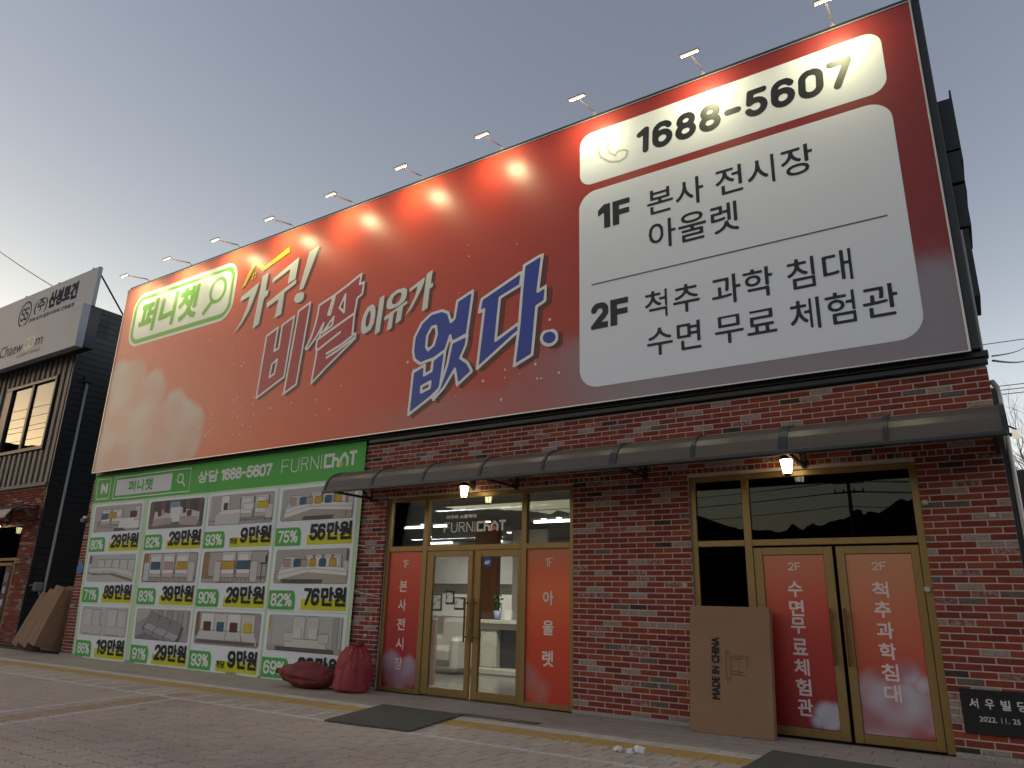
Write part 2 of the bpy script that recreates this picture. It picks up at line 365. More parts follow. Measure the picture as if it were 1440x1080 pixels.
def paver_mat(name,col,col2,paint=True):
    m=Mat(name,col,.9,spec=.25); x,y,_=m.xyz('World'); n=m.noise(7,detail=5); n2=m.noise(120,detail=2); n3=m.noise(.55,detail=6,rough=.65); n4=m.noise(1.7,detail=2)
    c=m.mix(n.ss(.35,.7)*.7,col,col2); c=m.mix(n3.ss(.46,.68)*.5,c,tuple(v*.55 for v in col)); c=m.mix(n4.ss(.70,.74)*.45,c,tuple(v*.3 for v in col)); c=m.mix(n2.ss(.5,.72)*.35,c,tuple(min(1,v*1.5) for v in col))
    if paint:
        wear=m.noise(9,detail=6,rough=.7).ss(.34,.56)
        white=linmask(x,y,(-30,-2.56),(1.5,-2.36),.045).max(linmask(x,y,(-9.80,-2.0),(-8.9,-5.9),.04)).max(linmask(x,y,(-8.97,-2.44),(-8.05,-6.2),.04))
        hatch=(((x+(y+2.5)*.12)*(1/.56)).frac()<.20)*(y>-2.5)*(y<-1.93)*(x<-6.6)
        h2=(((x+(y+2.5)*.3)*(1/.62)).frac()<.30)*(y>-2.5)*(y<-1.8)*(x>-6.6)*(m.noise(2.2).ss(.45,.6))
        yel=linmask(x,y,(-9.35,-2.0),(-8.25,-6.6),.17)
        c=m.mix(yel*(wear*.35+.25),c,(.36,.23,.10)); c=m.mix((hatch*wear*.6).max(h2*wear*.4).max(white*(wear*.45+.30)),c,(.66,.62,.58))
    m.color(c); m.bump(n2+n*.6,.5,.004); return m
PV=[paver_mat('paver_taupe',(.49,.41,.33),(.42,.35,.285)),paver_mat('paver_grey_taupe',(.44,.375,.31),(.50,.41,.33)),paver_mat('paver_warm',(.51,.405,.31),(.42,.345,.275))]
yellow_pv=Mat('yellow_paver',(.47,.30,.095),.9).grime(6,.4,(.7,.7,.75)); white_pv=Mat('pale_paver',(.56,.52,.46),.9).grime(5,.55,(.5,.5,.5)); walk_pv=paver_mat('walk_paver',(.35,.30,.25),(.41,.345,.285),False)
joint=Mat('joint_sand',(.045,.036,.030),.95)
# ================================================================== ground
g=MB(); g.face([(-900,-900,-.03),(900,-900,-.03),(900,900,-.03),(-900,900,-.03)])
asphalt=Mat('ground_dirt',(.22,.20,.18),.95).grime(.4,.5); tag(g.build('ground',asphalt),kind='structure')
g=MB(); g.face([(-32,-10,-.012),(6,-10,-.012),(6,0.5,-.012),(-32,.5,-.012)])
pave=tag(g.build('pavement',joint),kind='structure')
pm=Matrix.Identity(4)
def paver(mb,cx,cy,w,l,dz=0,chev=.016,jn=.007,mi=0,top=0.0):
    a,b=w/2-jn,l/2-jn; z=top+dz; e=.006
    g_=w/2; us=(-a,-g_/2,0,g_/2,a); cc=(0,chev,0,chev,0)
    out=[(cx+u,cy-b+c) for u,c in zip(us,cc)]+[(cx+u,cy+b+c) for u,c in zip(us[::-1],cc)]
    ins=[(cx+u*(1-e/a),cy-b+c+e) for u,c in zip(us,cc)]+[(cx+u*(1-e/a),cy+b+c-e) for u,c in zip(us[::-1],cc)]
    n=10; vs=[(x,y,z-.004) for x,y in out]+[(x,y,z) for x,y in ins]+[(x,y,z-.014) for x,y in out]; fs=[tuple(range(n,2*n))]
    for i in range(n):
        j=(i+1)%n; fs+=[(i,j,n+j,n+i),(2*n+i,2*n+j,j,i)]
    mb.raw(vs,fs,mi)
CX,CY,CZ=0,-8.5,1.25
def scr(x,y,z):
    v=Vector((x-CX,y-CY,z-CZ)); d=v.dot(fx_)
    return (720+1007.6*v.dot(rx)/d,540-1007.6*v.dot(ux)/d,d) if d>.1 else None
cells=[]
pw=.205
for i in range(int(32/pw)):
    for j in range(int(8.4/pw)):
        x=1.0-(i+.5*(j%2))*pw; y=-1.745-(j+.5)*pw
        if y<-10: continue
        s=scr(x,y,0); inv=s is not None and -10<s[0]<1450 and s[1]<1090
        cells.append((0 if inv else 1,(x-CX)**2+(y-CY)**2,x,y))
cells.sort(); R.seed(3)
pmesh=[]
for k in range(3):
    m=MB(); paver(m,0,0,pw,pw); me=bpy.data.meshes.new('paver'); me.from_pydata(m.v,[],m.f); me.materials.append(PV[k].m); pmesh.append(me)
stuff=MB()
for n,(a,d,x,y) in enumerate(cells):
    dz=R.uniform(-.0025,.0015); k=R.choices([0,1,2],[5,3,2])[0]
    if n<290: o=link('paver',pmesh[k],pave,(x,y,dz)); o.rotation_euler=(R.uniform(-.008,.008),R.uniform(-.008,.008),0)
    else: paver(stuff,x,y,pw,pw,dz,mi=k)
tag(stuff.build('paver_field',PV,pave),kind='stuff')
# sidewalk slabs, pale edging, yellow strip
m=MB(); x=1.2
rows=[(-.22,-.02),(-.44,-.22),(-.66,-.44),(-.90,-.66),(-1.20,-.90)]
for ri,(ya,yb) in enumerate(rows):
    x=1.4-ri*.17
    while x>-30: m.cbox(x-.40+.002,x-.002,ya+.002,yb-.002,-.02,R.uniform(-.002,.001),.004); x-=.40
tag(m.build('sidewalk_slabs',walk_pv,pave),kind='stuff')
n=0; mw=MB(); my=MB()
x=-1.95
while x>-30:
    if x-.2>-16.2:
        q=MB().cbox(x-.198,x-.002,-1.405,-1.205,-.02,R.uniform(0,.003),.004); q.build('edging_paver',white_pv,pave,(x-.1,-1.3,0))
    else: mw.cbox(x-.198,x-.002,-1.405,-1.205,-.02,R.uniform(0,.003),.004)
    x-=.2
x=-1.75
while x>-30:
    if x-.3>-16.2: q=MB().cbox(x-.298,x-.002,-1.72,-1.41,-.02,R.uniform(-.001,.003),.006); q.build('yellow_paver',yellow_pv,pave,(x-.15,-1.56,0))
    else: my.cbox(x-.298,x-.002,-1.72,-1.41,-.02,R.uniform(-.001,.003),.006)
    x-=.3
tag(mw.build('edging_run',white_pv,pave),kind='stuff'); tag(my.build('yellow_paver_run',yellow_pv,pave),kind='stuff')
m=MB(); x=-1.75
for k in range(10):
    m.cbox(x+.002,x+.298,-1.72,-1.21,-.02,R.uniform(-.001,.002),.006); x+=.3
tag(m.build('yellow_landing',walk_pv,pave),kind='stuff')
# ================================================================== the brick building
BX0,BX1,BZ=-16.92,.27,3.72
bld=thing('shop_building','long red brick furniture shop with two gold framed entrances under one dark canopy','building',(-8.3,0,0))
OP=[(-7.87,-4.55,0,2.82),(-2.96,-.50,0,2.80)]
w=MB(); xs=[BX0]+[v for o in OP for v in o[:2]]+[BX1]
y0,y1=.007,.24
w.box(BX0,OP[0][0],y0,y1,0,BZ); w.box(OP[0][0],OP[0][1],y0,y1,OP[0][3],BZ); w.box(OP[0][1],OP[1][0],y0,y1,0,BZ); w.box(OP[1][0],OP[1][1],y0,y1,OP[1][3],BZ); w.box(OP[1][1],BX1,y0,y1,0,BZ)
w.box(BX0,BX0+.2,y1,10,0,BZ); w.box(BX1-.2,BX1,y1,10,0,BZ); w.box(BX0,BX1,10,10.2,0,BZ); w.box(BX0,BX1,.24,10.2,BZ,BZ+.15)
w.build('wall',mortar,bld)
w=MB().box(BX0+.0,.242,.02,10.2,3.872,8.36); w.build('upper_wall',black_clad,bld)
# bricks
PZ,PL=.0669,.2314; LB,HB=PL-.013,PZ-.0125
bl=[]; nrow=int(BZ/PZ)+1; ph=.046*8.5/8.1
R.seed(11)
def clip(a,b,z0,z1):
    out=[(a,b)]
    for ox0,ox1,oz0,oz1 in OP:
        if z0<oz1-.002 and z1>oz0:
            nn=[]
            for p,q in out:
                if q<=ox0 or p>=ox1: nn.append((p,q))
                else:
                    if p<ox0: nn.append((p,ox0))
                    if q>ox1: nn.append((ox1,q))
            out=nn
    return [(p,q) for p,q in out if q-p>.03]
for r in range(nrow):
    zt=2.499-(2.499//PZ)*PZ; z0=zt-PZ+r*PZ+.006; z1=z0+HB
    if z0<.042: z0=.042
    if z1>BZ: z1=BZ-.004
    if z1-z0<.02: continue
    off=ph+(PL/2 if r%2 else 0); k=int((BX0-off)/PL)-1
    heads=[]
    if 2.825<z0<2.825+PZ+.001: heads=[(-8.55,-3.90),(-3.33,-.12)]
    while off+k*PL<BX1:
        a=max(off+k*PL+.0065,BX0+.002); b=min(off+(k+1)*PL-.0065,BX1-.002); k+=1
        if b-a<.03: continue
        for p,q in clip(a,b,z0,z1):
            mid=(p+q)/2
            if any(h0<mid<h1 for h0,h1 in heads):
                s=p; n_=max(1,round((q-p+.011)/(PL/3))); st=(q-p+.011)/n_
                for t in range(n_): bl.append((p+t*st,p+(t+1)*st-.011,z0,z1))
            else: bl.append((p,q,z0,z1))
def bcol(): return R.choices(range(8),BRW)[0]
B2=[]
for p,q,z0,z1 in bl:
    s=scr((p+q)/2,0,z0); vis=s and s[0]<1450 and s[1]<1085 and not (p<-8.4) and not (2.86<z0<3.15 and s[0]>0)
    B2.append((0 if vis else 1,-(q-p)/(s[2] if s else 99),p,q,z0,z1,bcol()))
B2.sort(); bmesh_cache={}; st=MB()
def brick_geo(mb,p,q,z0,z1,y,mi=0):
    e=.004; yb=y+.03
    vs=[(p,yb,z0),(q,yb,z0),(q,yb,z1),(p,yb,z1),(p,y+e,z0),(q,y+e,z0),(q,y+e,z1),(p,y+e,z1),(p+e,y,z0+e),(q-e,y,z0+e),(q-e,y,z1-e),(p+e,y,z1-e)]
    fs=[(8,9,10,11)]
    for i in range(4):
        j=(i+1)%4; fs+=[(4+i,4+j,8+j,8+i),(i,j,4+j,4+i)]
    mb.raw(vs,fs,mi)
for n,(a,_,p,q,z0,z1,k) in enumerate(B2):
    y=R.uniform(-.0015,.002)
    if n<290:
        key=(round(q-p,3),round(z1-z0,3),k)
        if key not in bmesh_cache:
            m=MB(); brick_geo(m,-(q-p)/2,(q-p)/2,0,z1-z0,0); me=bpy.data.meshes.new('brick'); me.from_pydata(m.v,[],m.f); me.materials.append(BR[k].m); bmesh_cache[key]=me
        link('brick',bmesh_cache[key],bld,((p+q)/2,y,z0))
    else: brick_geo(st,p,q,z0,z1,y,k)
tag(st.build('brick_courses',BR,bld),kind='stuff')
for a,b in ((BX0,OP[0][0]-.0),(OP[0][1],OP[1][0]),(OP[1][1],BX1)): MB().cbox(a,b,-.022,.03,-.03,.04,.004).build('plinth',granite,bld,(a,0,0))
# black trim band and flashing
m=MB().cbox(-16.7,.30,-.10,.02,3.80,3.868,.006).cbox(-8.32,.285,-.075,.02,3.735,3.795,.006); m.build('trim_band',black_steel,bld)
CAP=Mat('white_plastic_cap',(.50,.46,.41),.6)
for cx,cz in ((.10,2.21),(-.46,2.36),(-2.98,.86),(-3.05,1.52),(-.55,1.5),(-8.12,.75),(-8.03,1.0),(-8.1,2.05)): MB().cbox(cx-.025,cx+.025,-.010,.01,cz-.022,cz+.026,.006).build('anchor_cap',CAP,bld,(cx,0,cz))
# dark folded flashing on the right side of the upper storey
m=MB()
for k,(z0,z1,xo) in enumerate(((6.45,7.14,.395),(6.02,6.42,.385),(5.45,5.98,.37),(4.9,5.42,.335))): m.box(.243,xo,.25,.9,z0,z1)
m.box(.388,.408,.28,.9,6.30,7.27); m.box(.368,.388,.28,.9,5.9,6.30); m.box(.243,.335,.25,.9,4.6,4.9)
m.build('side_flashing',black_steel,bld)
m=MB().cbox(.247,.268,.0,.25,3.88,5.3,.004); m.build('side_panel',Mat('pale_sheet',(.55,.54,.5),.5),bld)
# ------------------------------------------------------------------ shop fronts (frame face at y=.05)
def member(mb,x0,x1,z0,z1,y0=.05,y1=.13,b=.004): mb.cbox(x0,x1,y0,y1,z0,z1,b)
F1=MB(); f=F1
for a,b in ((-7.869,-7.80),(-7.14,-7.05),(-5.385,-5.30),(-4.625,-4.551)): member(f,a,b,.0,2.819)
for a,b in ((-7.80,-7.14),(-7.05,-5.385),(-5.30,-4.625)): member(f,a,b,2.752,2.819,.051); member(f,a,b,1.99,2.068,.051)
member(f,-7.80,-7.14,.0,.06,.051); member(f,-5.30,-4.625,.0,.06,.051)
f.build('window_frame',gold,bld)
F2=MB(); f=F2
for a,b in ((-2.959,-2.89),(-2.335,-2.25),(-.572,-.501)): member(f,a,b,0,2.799)
for a,b in ((-2.89,-2.335),(-2.25,-.572)): member(f,a,b,2.735,2.799,.051); member(f,a,b,1.965,2.035,.051)
member(f,-2.89,-2.335,0,.06,.051)
f.build('window_frame',gold,bld)
def pane(x0,x1,z0,z1,mat,par=bld,y=.085): return MB().box(x0,x1,y,y+.008,z0,z1).build('pane',mat,par)
for a,b in ((-7.80,-7.14),(-7.05,-5.385),(-5.30,-4.625)): pane(a,b,2.068,2.752,pane_glass)
for a,b,c,d in ((-2.89,-2.335,2.035,2.735),(-2.89,-2.335,.06,1.965),(-2.25,-.572,2.035,2.735)): pane(a,b,c,d,dark_glass)
bronze=Mat('bronze_handle',(.17,.09,.035),.3,metal=.7)
def door(x0,x1,z1,gx0,gx1,gz0,gz1,hx,hz0,hz1,mat,art=None,y=.062):
    d=MB(); 
    d.cbox(x0,gx0,y,y+.05,.012,z1,.004).cbox(gx1,x1,y,y+.05,.012,z1,.004).cbox(gx0,gx1,y+.001,y+.05,.012,gz0,.004).cbox(gx0,gx1,y+.001,y+.05,gz1,z1,.004)
    o=d.build('door',gold,bld,((x0+x1)/2,y,0))
    MB().box(gx0,gx1,y+.02,y+.028,gz0,gz1).build('pane',mat,o,((x0+x1)/2,y+.02,gz0))
    h=MB().cbox(hx-.014,hx+.014,y-.075,y-.052,hz0,hz1,.006)
    for z in (hz0+.07,hz1-.07): h.tube([(hx,y-.055,z),(hx,y+.002,z)],.009,6)
    h.build('handle',bronze,o,(hx,y-.03,(hz0+hz1)/2))
    if art: 
        q=MB(); q.face([(gx0+.004,y+.017,gz0+.004),(gx1-.004,y+.017,gz0+.004),(gx1-.004,y+.017,gz1-.004),(gx0+.004,y+.017,gz1-.004)]); q.build('window_film',art,o,((gx0+gx1)/2,y+.017,gz0))
    return o
door(-7.045,-6.205,1.985,-6.92,-6.285,.115,1.905,-6.265,.74,1.33,pane_glass)
door(-6.165,-5.39,1.985,-6.06,-5.44,.115,1.895,-6.115,.74,1.33,pane_glass)
RED,DRED,ORG,TAN=(.56,.05,.03),(.36,.022,.022),(.66,.10,.03),(.60,.27,.14)
filmA=cloud_print('film_left_1f',[(0,DRED),(.35,(.42,.03,.03)),(.7,(.60,.055,.03)),(1,(.72,.11,.06))],[(.3,.13,.16),(.75,.12,.14),(.1,.17,.10),(.55,.06,.12),(.9,.15,.08)],(.50,.50,.60),soft=.07,nscale=2.6,c2=(.42,.20,.24),aspect=.40)
filmB=cloud_print('film_right_1f',[(0,(.56,.05,.03)),(.4,(.68,.075,.03)),(.72,(.80,.15,.04)),(.86,(.72,.13,.05)),(1,(.55,.16,.08))],[(.12,.12,.13),(.35,.07,.12),(.05,.2,.08)],(.44,.24,.25),soft=.1,nscale=2.4,c2=(.5,.16,.12),aspect=.40)
filmC=cloud_print('film_left_2f',[(0,(.28,.018,.02)),(.35,(.46,.035,.025)),(.7,(.56,.075,.045)),(1,(.60,.20,.11))],[(.85,.07,.10),(.98,.10,.07),(.68,.04,.06)],(.66,.68,.78),soft=.05,nscale=3,aspect=.36)
filmD=cloud_print('film_right_2f',[(0,(.42,.07,.07)),(.35,(.54,.085,.05)),(.62,(.60,.15,.08)),(1,TAN)],[(.25,.24,.13),(.72,.33,.10),(.08,.20,.11),(.5,.12,.18),(.2,.08,.16),(.85,.14,.15),(.93,.27,.09),(.62,.22,.12)],(.58,.68,.80),soft=.08,nscale=2.6,c2=(.40,.17,.19),aspect=.36)
door(-2.245,-1.408,1.945,-2.15,-1.50,.10,1.862,-1.475,.73,1.30,dark_glass,filmC)
door(-1.372,-.578,1.945,-1.287,-.652,.10,1.862,-1.335,.73,1.30,dark_glass,filmD)
for x0,x1,art in ((-7.80,-7.14,filmA),(-5.30,-4.625,filmB)):
    q=MB(); q.box(x0,x1,.080,.088,.06,1.99); q.build('pane',art,bld,((x0+x1)/2,.08,.06))
K=1.0065
def lett(name,par,s_list,c,yy,mat=sticker,off=.002):
    m=MB()
    for s,x0,x1,z0,z1,o in s_list: text(m,s,(x0*K,x1*K,1.25+(z0-1.25)*K,1.25+(z1-1.25)*K),yy,(z1-z0)/26,o,c=c)
    return m.build(name,mat,par)
PK=(.80,.62,.62); cz=.172
vert=lambda s,x,z0,step,w=.155:[(ch,x-w/2,x+w/2,z0-i*step-.005,z0-i*step+.165,.0045) for i,ch in enumerate(s)]
lett('lettering',bld,vert('본사전시장',-7.44,1.40,.2715),PK,.076)
lett('lettering',bld,[(c,-5.01,-4.84,z0,z1,.005) for c,z0,z1 in (('아',1.26,1.44),('울',.885,1.07),('렛',.505,.70))],(.82,.66,.62),.076)
lett('lettering',bld,[(c,-1.893,-1.738,z0,z0+.168,.0045) for c,z0 in zip('수면무료체험관',(1.408,1.21,1.03,.815,.612,.415,.22))],PK,.075)
lett('lettering',bld,[(c,-1.055,-.895,z0,z0+.162,.0045) for c,z0 in zip('척추과학침대',(1.413,1.22,1.016,.814,.618,.422))],PK,.075)
def sl(mb,s,box,r,y,c,h=None,**k): draw(mb,strokes(s,tuple((v*K if i<2 else 1.25+(v-1.25)*K) for i,v in enumerate(box)),r,**k),h or (box[3]-box[2])/26,y,c=c)
for s,x in (('1F',-7.475),('1F',-4.975)): m=MB(); sl(m,s,(x,x+.115,1.745,1.865),.008,.076,(.80,.55,.50)); m.build('floor_number',sticker,bld)
for x in (-1.873,-1.03): m=MB(); sl(m,'2F',(x,x+.135,1.69,1.775),.007,.075,(.80,.60,.55)); m.build('floor_number',sticker,bld)
m=MB(); WH=(.85,.83,.80)
sl(m,'FURNI',(-6.73,-6.16,2.245,2.395),.006,.082,WH); sl(m,'ChAT',(-6.135,-5.63,2.245,2.40),.016,.082,WH); text(m,'가구와 소통하다',(-6.74,-6.18,2.45,2.51),.082,.003,.003,c=WH)
flat(m,[(-5.90,2.30),(-5.865,2.335),(-5.83,2.30),(-5.83,2.27),(-5.90,2.27)],.081,c=(.8,.25,.05))
m.build('glass_lettering',sticker,bld)
m=MB(); flat(m,[(-5.96+.068*a,1.815+.072*b) for a,b in [(-1,.8),(-.6,1),(.6,1),(1,.8),(1,-.5),(.5,-.85),(0,-1),(-.5,-.85),(-1,-.5)]],.079,c=(.03,.08,.35))
text(m,'ADT',(-6.008,-5.912,1.79,1.84),.077,.0016,.004,shear=.2,c=(.85,.85,.9)); m.build('security_sticker',sticker,bld)
# rooms behind the glass
rm=MB(); rm.box(-16.6,-3.2,8.6,8.7,0,3.6); rm.box(-16.7,-16.6,.24,8.7,0,3.6); rm.box(-3.2,-3.1,.24,8.7,0,3.6); rm.box(-16.6,-7.9,.245,.27,0,2.95); rm.box(-4.5,-3.2,.245,.27,0,2.95); rm.build('room_wall',white_wall,bld)
rm=MB().box(-16.6,-3.2,8.2,8.59,1.78,2.92); rm.build('bulkhead',grey_wall,bld)
rm=MB().box(-16.6,-3.2,.25,8.6,2.92,2.96); rm.build('room_ceiling',Mat('grey_ceiling_paint',(.13,.13,.125),.8),bld)
rm=MB().box(-16.6,-3.2,.13,8.6,-.02,.004); rm.build('room_floor',floor_tile,bld)
rm=MB().box(-3.1,-3.06,.24,2.6,0,3.6).box(-.3,-.25,.24,2.6,0,3.6).box(-3.1,-.25,2.6,2.65,0,3.6).box(-3.1,-.25,.13,2.6,-.02,.004).box(-3.1,-.25,.25,2.6,3.3,3.34); rm.build('stair_lobby',dark_room,bld)
TR={'white':[[[(-12.146,7.15),(-11.611,7.377),(-11.639,7.251),(-11.709,7.058),(-11.817,6.791),(-12.002,6.539),(-12.227,6.356),(-12.02,6.625),(-11.908,6.872),(-11.86,7.116),(-12.15,7.054)]],[[(-11.538,7.479),(-11.358,7.524),(-11.38,7.113),(-11.283,7.145),(-11.299,7.017),(-11.398,6.965),(-11.454,6.427),(-11.629,6.354)]],[[(-11.196,7.346),(-10.472,7.647),(-10.513,7.178),(-10.727,7.123),(-10.701,7.439),(-11.212,7.252)]],[[(-11.283,6.841),(-10.467,7.173),(-10.478,7.081),(-10.791,6.956),(-10.804,6.504),(-10.99,6.454),(-10.942,6.848),(-11.271,6.733)]],[[(-10.193,7.677),(-9.923,7.748),(-10.252,6.913),(-10.37,6.911)]],[[(-10.237,6.828),(-10.208,6.797),(-10.195,6.76),(-10.199,6.722),(-10.219,6.688),(-10.254,6.661),(-10.298,6.645),(-10.347,6.642),(-10.395,6.651),(-10.436,6.673),(-10.465,6.705),(-10.478,6.742),(-10.475,6.78),(-10.454,6.815),(-10.42,6.842),(-10.375,6.858),(-10.325,6.861),(-10.278,6.851)]],[[(-8.602,5.744),(-8.613,5.868),(-8.58,6.025),(-8.492,6.157),(-8.376,6.194),(-8.309,6.132),(-8.286,5.991),(-8.309,5.821),(-8.373,5.713),(-8.511,5.659),(-8.574,5.682)],[(-8.508,5.82),(-8.503,5.954),(-8.456,6.067),(-8.423,6.081),(-8.399,5.987),(-8.413,5.842),(-8.465,5.771)]],[[(-8.218,6.269),(-8.102,6.315),(-8.155,5.632),(-8.273,5.598)]],[[(-8.047,6.076),(-8.038,6.182),(-7.949,6.284),(-7.807,6.346),(-7.661,6.342),(-7.595,6.284),(-7.591,6.191),(-7.638,6.095),(-7.761,6.029),(-7.921,6.003),(-8.022,6.024)],[(-7.93,6.145),(-7.894,6.231),(-7.801,6.277),(-7.727,6.268),(-7.713,6.204),(-7.753,6.12),(-7.83,6.077),(-7.905,6.086)]],[[(-8.074,5.888),(-7.577,6.088),(-7.577,6.029),(-7.662,6.001),(-7.69,5.751),(-7.811,5.707),(-7.783,5.954),(-7.864,5.918),(-7.886,5.646),(-7.997,5.619),(-7.968,5.849),(-8.07,5.814)]],[[(-7.547,6.292),(-7.218,6.436),(-7.244,6.31),(-7.327,6.145),(-7.465,5.926),(-7.609,5.806),(-7.501,5.973),(-7.405,6.149),(-7.371,6.302),(-7.547,6.231)]],[[(-7.19,6.482),(-7.063,6.528),(-7.087,6.273),(-7.03,6.293),(-7.04,6.217),(-7.107,6.193),(-7.126,5.848),(-7.246,5.813)]]],'yellow':[[[(-12.178,7.343),(-11.888,7.934),(-11.843,7.948),(-11.505,7.704),(-10.824,7.943),(-10.778,7.839),(-11.552,7.584),(-11.813,7.798),(-12.068,7.396)]],[[(-11.881,7.615),(-11.833,7.631),(-11.827,7.57),(-11.878,7.557)]],[[(-11.804,7.633),(-11.753,7.646),(-11.754,7.591),(-11.804,7.575)]],[[(-11.885,7.531),(-11.834,7.544),(-11.83,7.481),(-11.88,7.466)]],[[(-11.81,7.545),(-11.753,7.557),(-11.755,7.506),(-11.808,7.489)]]],'red':[[[(-11.157,6.114),(-10.845,6.236),(-10.872,5.755),(-10.748,5.797),(-10.73,6.252),(-10.41,6.381),(-10.489,5.184),(-11.219,4.871)],[(-10.888,5.493),(-10.75,5.571),(-10.78,5.29),(-10.912,5.235)]],[[(-10.302,6.461),(-9.995,6.574),(-10.126,4.985),(-10.441,4.85)]],[[(-9.744,6.462),(-9.399,6.565),(-9.051,6.702),(-8.712,6.857),(-8.74,6.655),(-8.629,6.67),(-8.654,6.441),(-8.764,6.393),(-8.797,6.111),(-9.234,5.947),(-9.658,5.774),(-9.572,6.075),(-9.731,5.824),(-9.931,5.628),(-9.985,5.655),(-9.866,5.849),(-9.799,6.058),(-9.765,6.224)],[(-9.394,6.531),(-9.347,6.538),(-9.423,6.209),(-9.483,6.221)],[(-9.076,6.535),(-9.071,6.18),(-9.197,6.299)],[(-9.319,6.146),(-9.341,5.988),(-9.571,5.886)]],[[(-9.696,5.769),(-8.796,6.106),(-8.802,5.71),(-8.717,5.706),(-8.716,5.624),(-9.038,5.413),(-9.38,5.19),(-9.725,4.938),(-9.669,5.522),(-9.7,5.624)]]],'redbar':[[[(-9.673,5.552),(-9.106,5.808)]],[[(-9.402,5.452),(-9.057,5.557),(-8.769,5.692)]],[[(-9.394,5.375),(-9.108,5.472),(-8.732,5.639)]]],'blue':[[[(-7.373,5.14),(-7.36,5.385),(-7.228,5.609),(-7.039,5.731),(-6.812,5.745),(-6.686,5.678),(-6.622,5.51),(-6.555,5.556),(-6.516,5.846),(-6.212,5.956),(-6.291,5.239),(-6.584,5.156),(-6.623,5.28),(-6.702,5.051),(-6.917,4.95),(-7.204,4.904),(-7.334,4.998)],[(-7.101,5.174),(-7.093,5.363),(-7.005,5.496),(-6.924,5.499),(-6.897,5.353),(-6.949,5.174),(-7.057,5.113)]],[[(-7.342,4.785),(-7.103,4.867),(-7.106,4.695),(-6.959,4.746),(-6.946,4.92),(-6.702,5.051),(-6.764,4.488),(-6.779,4.426),(-6.889,4.351),(-6.949,4.308),(-7.38,4.08)],[(-7.147,4.512),(-6.968,4.569),(-6.976,4.467),(-7.145,4.418)]],[[(-6.583,5.148),(-6.281,5.224),(-6.302,5.059),(-6.398,4.868),(-6.256,4.768),(-6.165,4.614),(-6.433,4.435),(-6.494,4.704),(-6.692,4.426),(-6.882,4.261),(-6.907,4.303),(-6.779,4.439),(-6.653,4.781)]],[[(-6.036,5.769),(-5.306,6.063),(-5.328,5.846),(-5.695,5.72),(-5.748,5.035),(-5.341,5.235),(-5.329,5.108),(-5.405,5.072),(-5.735,4.857),(-6.072,4.637),(-5.983,5.585),(-6.075,5.559)]],[[(-5.266,6.158),(-4.948,6.261),(-5.021,5.673),(-4.874,5.728),(-4.898,5.494),(-5.036,5.437),(-5.098,4.698),(-5.405,4.575),(-5.332,5.208),(-5.288,5.915)]],[[(-4.701,4.949),(-4.687,4.91),(-4.689,4.871),(-4.707,4.837),(-4.737,4.811),(-4.777,4.796),(-4.822,4.795),(-4.867,4.808),(-4.906,4.833),(-4.934,4.867),(-4.948,4.907),(-4.946,4.946),(-4.929,4.981),(-4.898,5.008),(-4.857,5.022),(-4.811,5.022),(-4.767,5.009),(-4.728,4.984)]]],'phone':[[[(-3.867,7.897),(-3.984,7.857),(-4.024,7.754),(-3.973,7.598),(-3.831,7.472),(-3.677,7.424),(-3.578,7.458),(-3.543,7.55),(-3.603,7.596),(-3.701,7.607),(-3.745,7.547),(-3.829,7.623),(-3.884,7.734),(-3.832,7.752)]]]}
# ================================================================== billboard
PY=-.20
bb=thing('billboard','huge glossy red billboard with phone number and blue and red slogan across the upper storey','billboard',(-8.26,PY,3.85))
art=cloud_print('billboard_art',[(0,(.70,.24,.16)),(.16,(.68,.165,.10)),(.36,(.66,.092,.045)),(.58,(.55,.058,.026)),(.75,(.34,.033,.027)),(1,(.21,.025,.028))],
    [(.052,.43,.165),(.108,.35,.15),(.19,.13,.18),(.158,.215,.155),(.02,.25,.34),(.09,.12,.30),(.15,.05,.22),(.02,.48,.10)],(.58,.50,.47),rough=.38,spec=.40,soft=.05,xgrad=(.93,.06),nscale=1.2,c2=(.56,.36,.31),aspect=3.75)
# grey cloud in the lower right corner of the artwork
bsock=art.b.inputs['Base Color'].links[0].from_socket; gx,_,gz=art.xyz('Generated')
nz=(art.noise(1.1,'Object',detail=5)-.5)*.22
mk=((gz*-1+.26+nz+(gx-.75)*.15).ss(0,.10)*gx.ss(.62,.80)).max((gz*-1+.13+nz).ss(0,.1)*gx.ss(.42,.6)*.4)
art.color(art.mix(mk*.8,bsock,(.27,.29,.34)))
art.bump(art.noise(1,stretch=(7,1,.12),detail=3),.12,.01)
m=MB().box(-16.645,.135,PY,PY+.05,3.855,8.315); m.build('panel',art,bb,(-8.26,PY,3.85))
m=MB(); y0,y1=-.215,.018
m.cbox(-16.67,.155,y0+.002,y0+.03,3.838,3.854,.002).cbox(-16.67,.155,y0+.002,y0+.03,8.316,8.332,.002).cbox(-16.67,-16.646,y0,y0+.03,3.838,8.332,.002).cbox(.136,.155,y0,y0+.03,3.838,8.332,.002)
m.build('edge_trim',Mat('aluminium_trim',(.55,.53,.50),.35,metal=.7),bb,(-8.26,PY,3.85))
m=MB(); m.cbox(-16.66,.246,-.17,.018,8.333,8.41,.006).cbox(.157,.244,-.165,.018,3.87,8.332,.006).box(-16.6,.12,-.149,-.1,3.875,8.3)
m.build('back_frame',black_steel,bb,(-8.26,PY,3.85))
WT=(.77,.81,.89); BK=(.016,.018,.024)
m=MB(); h=.02
flat(m,rrect(-4.32,-.21,7.195,8.08,.2,8),PY-.003,c=WT); flat(m,rrect(-4.335,-.212,4.07,7.075,.27,8),PY-.003,c=WT); m.build('white_field',board_print,bb,(-8.26,PY,3.85))
